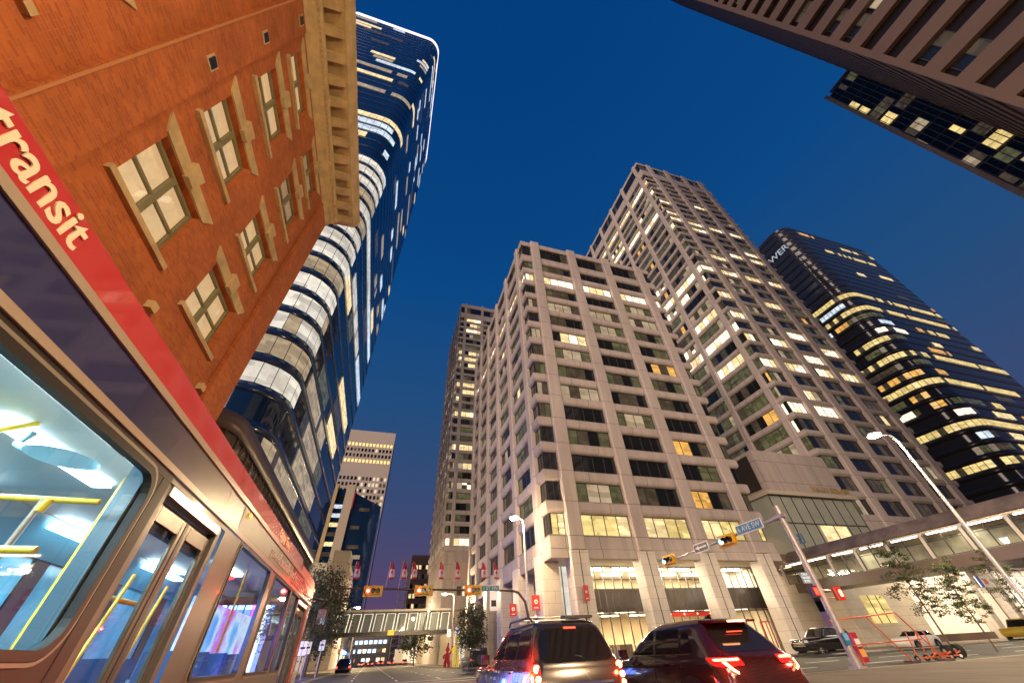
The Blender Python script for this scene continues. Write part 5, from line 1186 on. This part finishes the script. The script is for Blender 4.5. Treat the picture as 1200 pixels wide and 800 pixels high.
# far-side mast over our street
MA = thing('traffic_mast', 'dark traffic mast with long arm curving over the street from the far right corner', 'signal mast', (12.2, 36.0, 0))
m = MB(); m.tube([(12.3, 36, .1), (12.3, 36, 3.6), (12.1, 36, 4.6), (11.5, 36, 5.25), (10.9, 36, 5.42), (8, 36, 5.45), (2, 36, 5.55), (-3.6, 36, 5.65)], [.13, .12, .11, .10, .09, .085, .07, .05], mat('dark_pole', (.09, .06, .05), .4, .3), 12); m.build('mast_arm', MA)
m = MB(); m.cyl((12.3, 36, .13), (12.3, 36, .5), .2, MATS['dark_pole'], 14); m.build('base', MA)
for x, lab in ((-.55, 'leftmost red signal head hanging on the far mast arm'), (3.35, 'middle red signal head hanging on the far mast arm'), (7.45, 'right red signal head next to the blue street sign')):
    # heads lie sideways: red lens at the left end; seen from the south
    h = signal_head('traffic_signal', lab, (x, 35.78, 5.42), (0, -1), 'h', 'red', 0 if True else 2, 3, .36, group='signal heads on the far mast arm')
    lamp('signal_glow', 'SPOT', (x - .35, 35.3, 5.42), 150, (1, .04, .02), .1, (0, -1, -.15), parent=h, spot=R_(140))
    lamp('signal_glow', 'POINT', (x - .35, 36.6, 6.6), 60, (1, .03, .02), .3, parent=h)
SG = thing('street_sign', 'blue street name sign for 1 St SW on the far mast arm', 'street sign', (8.95, 35.8, 5.55))
m = MB(); m.box((-.80, -.02, -.22), (.80, .02, .22), white); m.build('border', SG, local=True); m = MB(); m.box((-.76, -.03, -.18), (.76, -.021, .18), signblue); m.build('panel', SG, local=True)
put_text('lettering', '1 ST SW', .36, white, SG, (0, -.04, 0), (1, 0, 0), (0, 0, 1))
h = signal_head('traffic_signal', 'small red signal head low on the far mast pole above the brown SUV', (12.75, 35.7, 3.3), (0, -1), 'v', 'red', 2, 3, .24, plate=False)
lamp('signal_glow', 'POINT', (12.75, 35.1, 3.5), 12, (1, .05, .03), .1, parent=h)
def street_light(label, base, H, arm, energy, full=False):
    r = thing('street_lamp', label, 'street lamp', base)
    x, y, _ = base; ax_, ay_ = arm
    m = MB(); m.tube([(x, y, .1), (x, y, H * .96), (x + ax_ * .2, y + ay_ * .2, H), (x + ax_, y + ay_, H + .1)], [.14, .09, .075, .05], galv, 12); m.build('pole', r)
    m = MB(); m.cyl((x, y, .13), (x, y, .45), .2, galv, 14); m.build('base', r)
    hx, hy = x + ax_ * 1.0, y + ay_ * 1.0
    m = MB(); m.tube([(hx, hy, H + .12), (hx + ax_ * .25 / max(.3, math.hypot(ax_, ay_)), hy + ay_ * .25 / max(.3, math.hypot(ax_, ay_)), H + .16), (hx + ax_ * .8 / max(.3, math.hypot(ax_, ay_)), hy + ay_ * .8 / max(.3, math.hypot(ax_, ay_)), H + .12)], [.08, .16, .10], galv, 12); hd = m.build('lamp_head', r)
    k_ = .4 / max(.3, math.hypot(ax_, ay_)); lx, ly = hx + ax_ * k_, hy + ay_ * k_
    m = MB(); m.tube([(lx, ly, H + .06), (lx, ly, H - .02), (lx, ly, H - .10)], [.42, .40, .28], lampw, 16); m.build('lens', hd)
    lamp('street_lamp_light', 'POINT' if full else 'SPOT', (lx, ly, H - .3), energy, (1, .72, .40) if full else (1, .80, .52), .3, (0, 0, -1), parent=r, spot=R_(176), blend=.3)
    return r
street_light('tall street lamp with dazzling lens in front of the concrete block', (12.55, 36.6, 0), 11.3, (-.7, -.25), 5500, True)
street_light('leaning-looking grey street lamp at right rising across the tall tower', (36.2, 16.0, 0), 12.8, (-1.1, .3), 9000)
# lamps of the same street behind the camera
street_light('street lamp behind the viewpoint on the right pavement', (13.2, -9.0, 0), 11.0, (-1.6, 0), 17000, True)
street_light('street lamp behind the viewpoint further back', (13.2, -30.0, 0), 11.0, (-1.6, 0), 19000, True)
street_light('street lamp far up the left pavement', (-5.8, 100.0, 0), 10.0, (1.4, 0), 14000, True)
street_light('street lamp far up the right pavement', (13.2, 80.0, 0), 10.0, (-1.4, 0), 8000, True)
street_light('street lamp near the distant queue on the left pavement', (-5.8, 150.0, 0), 10.0, (1.4, 0), 16000, True)
street_light('street lamp near the distant queue on the right pavement', (13.2, 135.0, 0), 10.0, (-1.4, 0), 16000, True)
street_light('street lamp down the side street at right', (75.0, 34.6, 0), 11.0, (0, -1.4), 9000)
street_light('street lamp on the left corner hidden behind the bus', (-26.0, 34.8, 0), 11.0, (0, -1.4), 8000)
# near right mast: pole and arm over the side street
MR = thing('traffic_mast', 'thick weathered grey signal mast on the right corner with arm reaching over the side street', 'signal mast', (21.0, 16.3, 0))
m = MB(); m.tube([(21.0, 16.3, .13), (21.0, 16.3, 3.5), (20.85, 16.3, 7.0)], [.17, .15, .12], steel, 16); m.build('pole', MR)
m = MB(); m.cbox((20.72, 16.02, .13), (21.28, 16.58, .2), steel, .05); m.cyl((21, 16.3, .2), (21, 16.3, .5), .21, steel, 16); m.build('base', MR)
m = MB(); m.tube([(20.86, 16.3, 6.45), (20.86, 19, 6.35), (20.86, 27.2, 6.1)], [.10, .08, .05], galv, 12); m.cyl((20.86, 16.0, 6.45), (20.86, 16.75, 6.45), .13, steel, 12); m.build('arm', MR)
for y, lab in ((20.4, 'yellow-backed signal head beside the one-way arrow, nearer the mast'), (26.6, 'yellow-backed signal head at the very tip of the arm')):
    signal_head('traffic_signal', lab, (20.62, y, 6.12), (-1, -.12), 'h', 'green', 0, 3, .34, group='signal heads over the side street')
OW = thing('one_way_sign', 'black and white one-way arrow sign between the two heads on the arm', 'road sign', (20.66, 22.9, 6.25))
m = MB(); m.box((-.02, -.72, -.28), (.02, .72, .28), white); m.build('border', OW, local=True); m = MB(); m.box((-.03, -.66, -.22), (-.021, .66, .22), black); m.build('panel', OW, local=True)
m = MB(); m.add([(-.035, a, b) for a, b in ((-.55, -.05), (.2, -.05), (.2, -.14), (.58, 0), (.2, .14), (.2, .05), (-.55, .05))], [tuple(range(7))], white); m.build('arrow', OW, local=True)
ST = thing('street_sign', 'blue 6 AVE SW street name sign on the near mast arm', 'street sign', (20.6, 18.4, 6.42))
m = MB(); m.box((-.02, -1.0, -.27), (.02, 1.0, .27), white); m.build('border', ST, local=True); m = MB(); m.box((-.03, -.95, -.22), (-.021, .95, .22), signblue); m.build('panel', ST, local=True)
put_text('lettering', '6 AVE SW', .40, white, ST, (-.04, 0, 0), (0, -1, 0), (0, 0, 1))
HB = thing('traffic_signal', 'small dark backs of a side-facing signal bracketed to the mast top', 'traffic light', (21.4, 16.2, 5.45))
m = MB(); m.cbox((-.1, -.12, -.35), (.1, .12, .1), mat('blue_housing', (.04, .10, .2), .4), .03); m.build('housing', HB, local=True); m = MB(); m.tube([(-.6, .05, -.1), (.0, .05, -.1)], .025, galv, 6); m.build('bracket', HB, local=True)
PD = thing('pedestrian_signal', 'pedestrian signal with red hand lit at the left of the mast', 'pedestrian signal', (20.35, 16.1, 2.95))
m = MB(); m.cbox((-.22, -.1, -.24), (.22, .1, .24), mat('navy_housing', (.03, .03, .09), .4), .03); m.build('housing', PD, local=True)
m = MB(); m.box((-.12, -.115, -.18), (.19, -.101, .18), mat('dim_red', (.2, .01, .01), .4, emit=(1, .03, .02), es=.5)); m.build('lens', PD, local=True)
m = MB()
for k in range(3): m.box((-.07 + k * .08, -.13, -.13), (-.03 + k * .08, -.116, .13), red_e)
m.build('symbol', PD, local=True)
PE = thing('pedestrian_signal', 'bright red hand signal at the right of the mast', 'pedestrian signal', (21.75, 16.0, 2.85))
m = MB(); m.cbox((-.26, -.1, -.27), (.26, .12, .27), mat('red_lit_housing', (.35, .03, .02), .35), .06); m.build('housing', PE, local=True)
m = MB(); m.tube([(0, -.13, 0), (0, -.101, 0)], .2, red_m, 18); m.build('lens', PE, local=True)
m = MB(); m.cbox((-.08, -.16, -.13), (.07, -.131, .04), red_c, .02)
for k in range(4): m.box((-.08 + k * .04, -.155, .03), (-.055 + k * .04, -.135, .15 - abs(k - 1.5) * .02), red_c)
m.build('symbol', PE, local=True)
lamp('signal_glow', 'POINT', (21.75, 15.6, 2.85), 14, (1, .05, .02), .1, parent=PE)
m = MB(); m.tube([(20.3, 16.25, 3.05), (21.8, 16.25, 3.0)], .03, galv, 8); m.tube([(20.3, 16.25, 2.75), (21.8, 16.25, 2.7)], .03, galv, 8); m.build('bracket', MR)
RS = thing('regulatory_sign', 'small pale three-line notice above the left pedestrian signal', 'road sign', (20.25, 16.1, 3.5))
m = MB(); m.box((-.3, -.01, -.22), (.3, .01, .25), mat('notice_plate', (.25, .32, .4), .4)); m.build('plate', RS, local=True)
for k, t in enumerate(('ONLY', 'TRANSIT', 'BUSES')): put_text('lettering', t, .15, mat('notice_letter', (.8, .85, .9), .4, emit=(.7, .85, 1), es=.4), RS, (0, -.015, .16 - k * .14), (1, 0, 0), (0, 0, 1))
for (x, z, mt, w) in ((20.93, 1.15, signblue, .16), (21.25, 1.2, mat('sticker_orange', (.7, .25, .05), .5), .0)):
    if w: st = thing('sticker', 'small blue sticker panel wrapped on the mast near car-roof height', 'sticker', (x, 16.12, z)); m = MB(); m.box((-w, -.03, -.22), (w, .0, .22), mt); m.build('panel', st, local=True); MB().box((-.13, -.035, -.05), (.13, -.031, .2), mat('sticker_light', (.2, .5, .8), .5)).build('print', st, local=True)
RB = thing('newspaper_box', 'red and orange box standing behind the signal mast', 'newspaper box', (23.6, 17.9, 0.13))
m = MB(); m.cbox((-.22, -.22, .1), (.22, .22, 1.25), mat('box_red', (.4, .02, .05), .4), .04); m.build('body', RB, local=True); MB().box((-.18, -.235, .3), (.18, -.222, .6), mat('box_orange', (.8, .4, .1), .5)).build('front_panel', RB, local=True)
MB().box((-.16, -.235, .7), (.16, -.222, 1.0), white).build('window', RB, local=True)
# scooters, barrier frame, young trees
def scooter(label, x, y, rz):
    r = thing('kick_scooter', label, 'scooter', (x, y, .13), 'orange scooters on the corner', rz)
    m = MB(); m.cbox((-.09, -.5, .12), (.09, .45, .17), orange, .02); m.build('deck', r, local=True)
    m = MB(); m.tube([(0, .5, .2), (0, .42, .6), (0, .36, 1.15)], .028, orange, 8); m.build('stem', r, local=True)
    m = MB(); m.tube([(-.26, .33, 1.15), (0, .36, 1.17), (.26, .33, 1.15)], .016, black, 8); m.build('handlebar', r, local=True)
    for yy in (-.55, .55):
        m = MB(); m.cyl((-.03, yy, .12), (.03, yy, .12), .125, rubber, 18); w = m.build('wheel', r, local=True); MB().cyl((-.035, yy, .12), (.035, yy, .12), .06, alu, 12).build('hub', w, local=True)
    m = MB(); m.tube([(0, -.65, .3), (0, -.55, .27), (0, -.42, .2)], .04, orange, 6); m.build('mudguard', r, local=True)
    return r
scooter('orange kick scooter in the middle of the group on the corner', 27.7, 17.0, R_(60)); scooter('orange kick scooter nearest the barrier frame', 26.7, 16.9, R_(75)); scooter('orange kick scooter nearest the sapling trunk', 28.7, 17.2, R_(50))
BF = thing('barrier_frame', 'orange tubular barrier frame standing on the corner pavement', 'barrier', (24.2, 16.6, .13))
m = MB()
m.tube([(-2.0, .9, 1.75), (.2, .6, 1.85), (1.9, .2, 1.95)], .03, orange, 8); m.tube([(-2.0, .9, 1.75), (-1.5, .6, .05)], .03, orange, 8); m.tube([(.2, .6, 1.85), (1.2, .2, .05)], .03, orange, 8); m.tube([(1.9, .2, 1.95), (2.9, -.2, .05)], .03, orange, 8)
m.tube([(-1.7, .8, .75), (.7, .5, .8), (2.4, .0, .85)], .025, orange, 8); m.build('frame', BF, local=True)
for a_, b_ in (((.95, .0, 0), (1.5, .5, .1)), ((2.6, -.45, 0), (3.2, .05, .1))): MB().cbox(a_, b_, brownmetal, .05).build('foot', BF, local=True)
HT = thing('hand_truck', 'pair of black wheels with orange axle lying on the corner', 'hand truck', (29.3, 17.3, .13))
m = MB(); m.tube([(-.9, 0, .22), (.7, .15, .28)], .05, orange, 8); m.build('axle', HT, local=True)
for x in (-.1, .75):
    m = MB(); m.cyl((x - .12, .1, .28), (x + .12, .0, .28), .28, rubber, 20); w = m.build('wheel', HT, local=True); MB().cyl((x - .125, .1, .28), (x + .125, .0, .28), .12, alu, 12).build('hub', w, local=True)
def sapling(label, x, y, H, lean, seed, n):
    r = thing('young_tree', label, 'tree', (x, y, .13)); rr = random.Random(seed)
    m = MB(); tp = Vector((lean, .2, H)); m.tube([(0, 0, 0), (lean * .3, .05, H * .35), (lean * .6, .1, H * .7), tuple(tp)], [.05, .045, .03, .012], bark, 8)
    for k in range(9):
        t = .45 + .5 * k / 9; b = Vector((lean * t, .1, H * t)); a = rr.uniform(0, 6.28); e = b + Vector((math.cos(a) * .8, math.sin(a) * .8, .45)); m.tube([b, e], [.02, .006], bark, 5)
    m.build('trunk', r, local=True)
    m = MB()
    for k in range(6):
        t = .42 + .56 * k / 5; w = 1.0 * (1.15 - abs(t - .65) * 1.2) * rr.uniform(.9, 1.35); leaf_faces(m, (lean * t + rr.uniform(-.3, .3), rr.uniform(-.3, .3), H * t), w, w, .55, n // 2, .062, leaf, [leaf, leaf, leaf2], seed * 10 + k, .7)
    m.build('crown', r, local=True)
sapling('slender young street tree left of the lamp pole, thin leaning crown', 30.3, 17.7, 5.2, .1, 3, 1500)
sapling('bushier young street tree close to the lamp pole on the right', 36.9, 19.3, 4.6, .3, 7, 1700)
sapling('young street tree mostly cut off by the right edge', 43.5, 19.6, 5.4, .3, 9, 900)
def tree(name, label, x, y, H, rx, rz_, seed, n, mats, size=.2, th=.25):
    r = thing(name, label, 'tree', (x, y, .13)); rr = random.Random(seed)
    m = MB(); m.tube([(0, 0, 0), (.1, 0, th * H), (.05, .1, H * .6), (0, 0, H * .9)], [.2, .15, .1, .03], bark, 10)
    for k in range(12):
        t = th + .5 * k / 12; a = rr.uniform(0, 6.28); b = Vector((.08, .05, H * t)); m.tube([b, b + Vector((math.cos(a) * rx * .45, math.sin(a) * rx * .45, .9)), b + Vector((math.cos(a) * rx * .8, math.sin(a) * rx * .8, 1.5))], [.07, .04, .012], bark, 5)
    m.build('trunk', r, local=True)
    m = MB(); leaf_faces(m, (0, 0, H * (1 + th) / 2), rx, rx, H * (1 - th) / 2 * 1.05, n, size, mats[0], mats, seed, .8); m.build('crown', r, local=True)
tree('street_tree', 'tallest leafy street tree behind the bus mirror', -7.2, 63, 11.0, 3.3, 4, 31, 7500, [leaf, leaf3, leaf2, leaf3], .17, .22)
tree('street_tree', 'street tree partly hidden by the bus front', -8.8, 52, 7.6, 2.4, 3, 33, 5000, [leaf3, leaf3, leaf], .15, .25)
tree('street_tree', 'further street tree down the left pavement near the bridge', -7.4, 80, 9.0, 2.6, 3, 35, 2500, [leaf2, leaf], .2, .25)
tree('street_tree', 'dense rounded green tree beside the far column', 12.6, 60, 6.6, 2.0, 3, 37, 6000, [leaf, leaf, leaf2], .13, .2)
tree('street_tree', 'dark tree beyond the bridge on the right pavement', 10.5, 120, 9.5, 4.2, 3, 39, 2500, [leaf2, leaf], .3, .2)
# flags along the mast arm
flag_red = mat('flag_red', (.45, .025, .025), .6); flag_white = mat('flag_white', (.75, .7, .66), .6)
flabs = ['small hanging maple leaf flag over the left signal head', 'hanging maple leaf flag alone against the violet sky', 'hanging maple leaf flag left of the scaffold tower', 'hanging maple leaf flag in front of the scaffold tower', 'hanging maple leaf flag against the slim concrete tower', 'hanging maple leaf flag in front of the dark base windows', 'hanging maple leaf flag left of the street sign', 'rightmost hanging maple leaf flag above the street sign']
for i, x in enumerate((-2.25, .45, 1.45, 2.25, 4.5, 5.9, 8.2, 9.3)):
    r = thing('flag', flabs[i], 'flag', (x - .1, 36.0, 5.5), 'maple leaf flags along the mast arm')
    m = MB(); m.tube([(-.0, 0, 0), (.12, 0, 2.0)], .018, galv, 6); m.build('flagpole', r, local=True)
    m = MB(); z1 = 1.98
    def fp(u, v): return (.14 + u * (.12 + .38 * min(v * 1.4, 1) * (1.2 - v * .5)) + .02 * math.sin(v * 7), -.05 + .08 * math.sin(u * 9 + v * 3), z1 - v * 1.25)
    N = 8
    for j in range(9):
        for k in range(N):
            a, b = k / N, (k + 1) / N; v0, v1 = j / 9, (j + 1) / 9
            m.add([fp(a, v0), fp(b, v0), fp(b, v1), fp(a, v1)], [(0, 1, 2, 3)], flag_red if j < 4 or j > 7 else flag_white, True)
    cl = m.build('cloth', r, local=True)
    m = MB(); cx_, cz = fp(.5, .62)[0], fp(.5, .62)[2]
    star = [(0, .13), (.03, .06), (.08, .08), (.06, .0), (.1, -.03), (.03, -.07), (.0, -.12), (-.03, -.07), (-.1, -.03), (-.06, .0), (-.08, .08), (-.03, .06)]
    m.add([(cx_ + a * .8, -.16, cz + b) for a, b in [(p * 1.5, q * 1.5) for p, q in star]], [tuple(range(12))], redpaint); m.build('maple_leaf', cl, local=True)
# red shop banners on the columns
for i, (x, y, z, w, h, lab) in enumerate(((14.35, 47.0, 4.9, .8, 1.1, 'red square banner low on the side columns'), (14.6, 40.2, 4.9, .85, 1.2, 'red banner on the grey panel by the corner column'), (18.2, 36.35, 5.2, .5, 1.2, 'narrow red banner on the corner column'))):
    r = thing('banner', lab, 'banner', (x, y, z)); m = MB(); m.box((-w / 2, -.02, -h / 2), (w / 2, .02, h / 2), signred); m.build('panel', r, local=True)
    m = MB(); m.tube([(0, -.05, .08), (0, -.022, .08)], w * .22, white, 14); m.build('emblem', r, local=True); MB().tube([(0, -.07, .08), (0, -.052, .08)], w * .1, signred, 12).build('emblem_centre', r, local=True)
    MB().box((-w * .25, -.04, -h * .36), (w * .25, -.022, -h * .3), white).build('print', r, local=True)
wb = thing('banner', 'white banner with dark print hanging beside the green tree', 'banner', (12.9, 50.0, 6.2)); m = MB(); m.box((-.45, -.02, -1.1), (.45, .02, 1.1), white); m.build('panel', wb, local=True); MB().box((-.3, -.04, -.7), (.3, -.022, -.1), black).build('print', wb, local=True)
# yellow and red figures by the right pavement
def toy_figure(label, x, y, H, mt):
    r = thing('sculpture', label, 'sculpture', (x, y, .13)); m = MB()
    m.tube([(-.3, 0, 0), (-.3, 0, H * .16), (-.1, 0, H * .3)], [.22, .26, .3], mt, 10); m.tube([(.3, 0, 0), (.3, 0, H * .16), (.1, 0, H * .3)], [.22, .26, .3], mt, 10)
    m.tube([(0, 0, H * .25), (0, 0, H * .4), (0, 0, H * .55), (0, 0, H * .62)], [.28, .42, .32, .15], mt, 12); m.tube([(0, 0, H * .6), (0, 0, H * .68), (0, 0, H * .78), (0, 0, H * .84)], [.12, .34, .30, .08], mt, 12)
    m.tube([(.25, 0, H * .52), (.7, 0, H * .66), (.75, 0, H * .86)], [.14, .15, .16], mt, 8); m.tube([(-.25, 0, H * .52), (-.6, 0, H * .45), (-.5, 0, H * .34)], [.14, .14, .15], mt, 8); m.tube([(.0, 0, H * .8), (.1, 0, H * 1.0)], [.2, .12], mt, 8)
    m.build('figure', r, local=True); return r
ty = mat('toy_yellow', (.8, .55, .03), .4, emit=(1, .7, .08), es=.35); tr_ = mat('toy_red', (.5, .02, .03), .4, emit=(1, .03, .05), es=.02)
toy_figure('tall bright yellow balloon-like sculpture beside the green tree', 12.6, 72, 4.6, ty); toy_figure('smaller dark red sculpture left of the yellow one', 11.6, 74, 2.9, tr_)
for i, (x, y, h) in enumerate(((11.6, 66, 4.4), (13.2, 84, 5.0), (-6.0, 47, 2.8), (-6.4, 54, 3.0), (-5.8, 62, 3.4))):
    r = thing('sign_post', ['slim white post in front of the yellow sculpture', 'slim post by the white shopfront', 'white notice post nearest the bus front', 'pale notice post second along the left pavement', 'lit white notice post under the tall street tree'][i], 'post', (x, y, .13))
    m = MB(); m.tube([(0, 0, 0), (0, 0, h)], .06, galv, 8); m.build('post', r, local=True)
    m = MB(); m.box((-.3, -.04, h - 1.0), (.3, .04, h), mat('post_panel', (.75, .75, .72), .5, emit=(1, .92, .95), es=.35)); m.build('panel', r, local=True)
    MB().box((-.2, -.06, h - .55), (.2, -.042, h - .4), black).build('print', r, local=True)
PLB = thing('planter', 'low pale stone planter on the left pavement by the bus front', 'planter', (-6.6, 44, .13)); m = MB(); m.cbox((-.7, -2.2, 0), (.7, 2.2, .75), stone, .08); m.build('trough', PLB, local=True); m = MB(); leaf_faces(m, (0, 0, .9), .6, 2.0, .3, 500, .1, leaf, [leaf, leaf2], 5); m.build('plants', PLB, local=True)

# lights of the lobby, skywalk and arcade ceilings
for x in (23, 30, 38): lamp('lobby_lamp', 'AREA', (x, 44.5, 8.0), 3200, (1, .86, .62), 4, (0, 0, -1), sy=2, parent=A); lamp('lobby_lamp', 'AREA', (x, 44.5, 4.1), 1500, (1, .78, .48), 4, (0, 0, -1), sy=2, parent=A)
lamp('arcade_soffit_lamp', 'AREA', (30, 39, 8.15), 900, (1, .8, .55), 20, (0, 0, -1), sy=1, parent=A)
for y in (4, 14, 24, 34): lamp('skywalk_lamp', 'AREA', (52.2, y, 8.45), 260, (1, .92, .75), 8, (0, 0, -1), sy=2, parent=SK)
for x in (80, 100): lamp('arcade_lamp', 'AREA', (x, 41.5, 8.3), 900, (1, .88, .66), 12, (0, 0, -1), sy=1, parent=AR)
lamp('link_soffit_lamp', 'AREA', (52, 44.5, 8.7), 500, (1, .78, .48), 5, (0, 0, -1), sy=2, parent=K)

m = MB()
for (x, y, w, h) in ((1.0, 24, 1.1, 3.0), (7.5, 20.5, 2.6, 1.2), (14, 27, 3.0, 1.0), (22, 22.5, 4.0, .8), (-2.5, 33, .9, 4), (3.4, 48, 1.0, 6), (34, 28, 5, .9)): m.box((x, y, .004), (x + w, y + h, .0075), mat('tar_patch', (.04, .037, .034), .6, var=.3, scale=2))
struct('road_patches', m)
for i, (x, y) in enumerate(((5.0, 26.5), (18, 25.5), (3.9, 58))):
    r = thing('manhole_cover', ['iron manhole cover ahead of the cars in the junction', 'iron manhole cover on the side street', 'iron manhole cover further up the street'][i], 'manhole', (x, y, .004)); m = MB(); m.cyl((0, 0, 0), (0, 0, .008), .34, mat('iron', (.06, .055, .05), .5, .5), 20); m.build('lid', r, local=True)
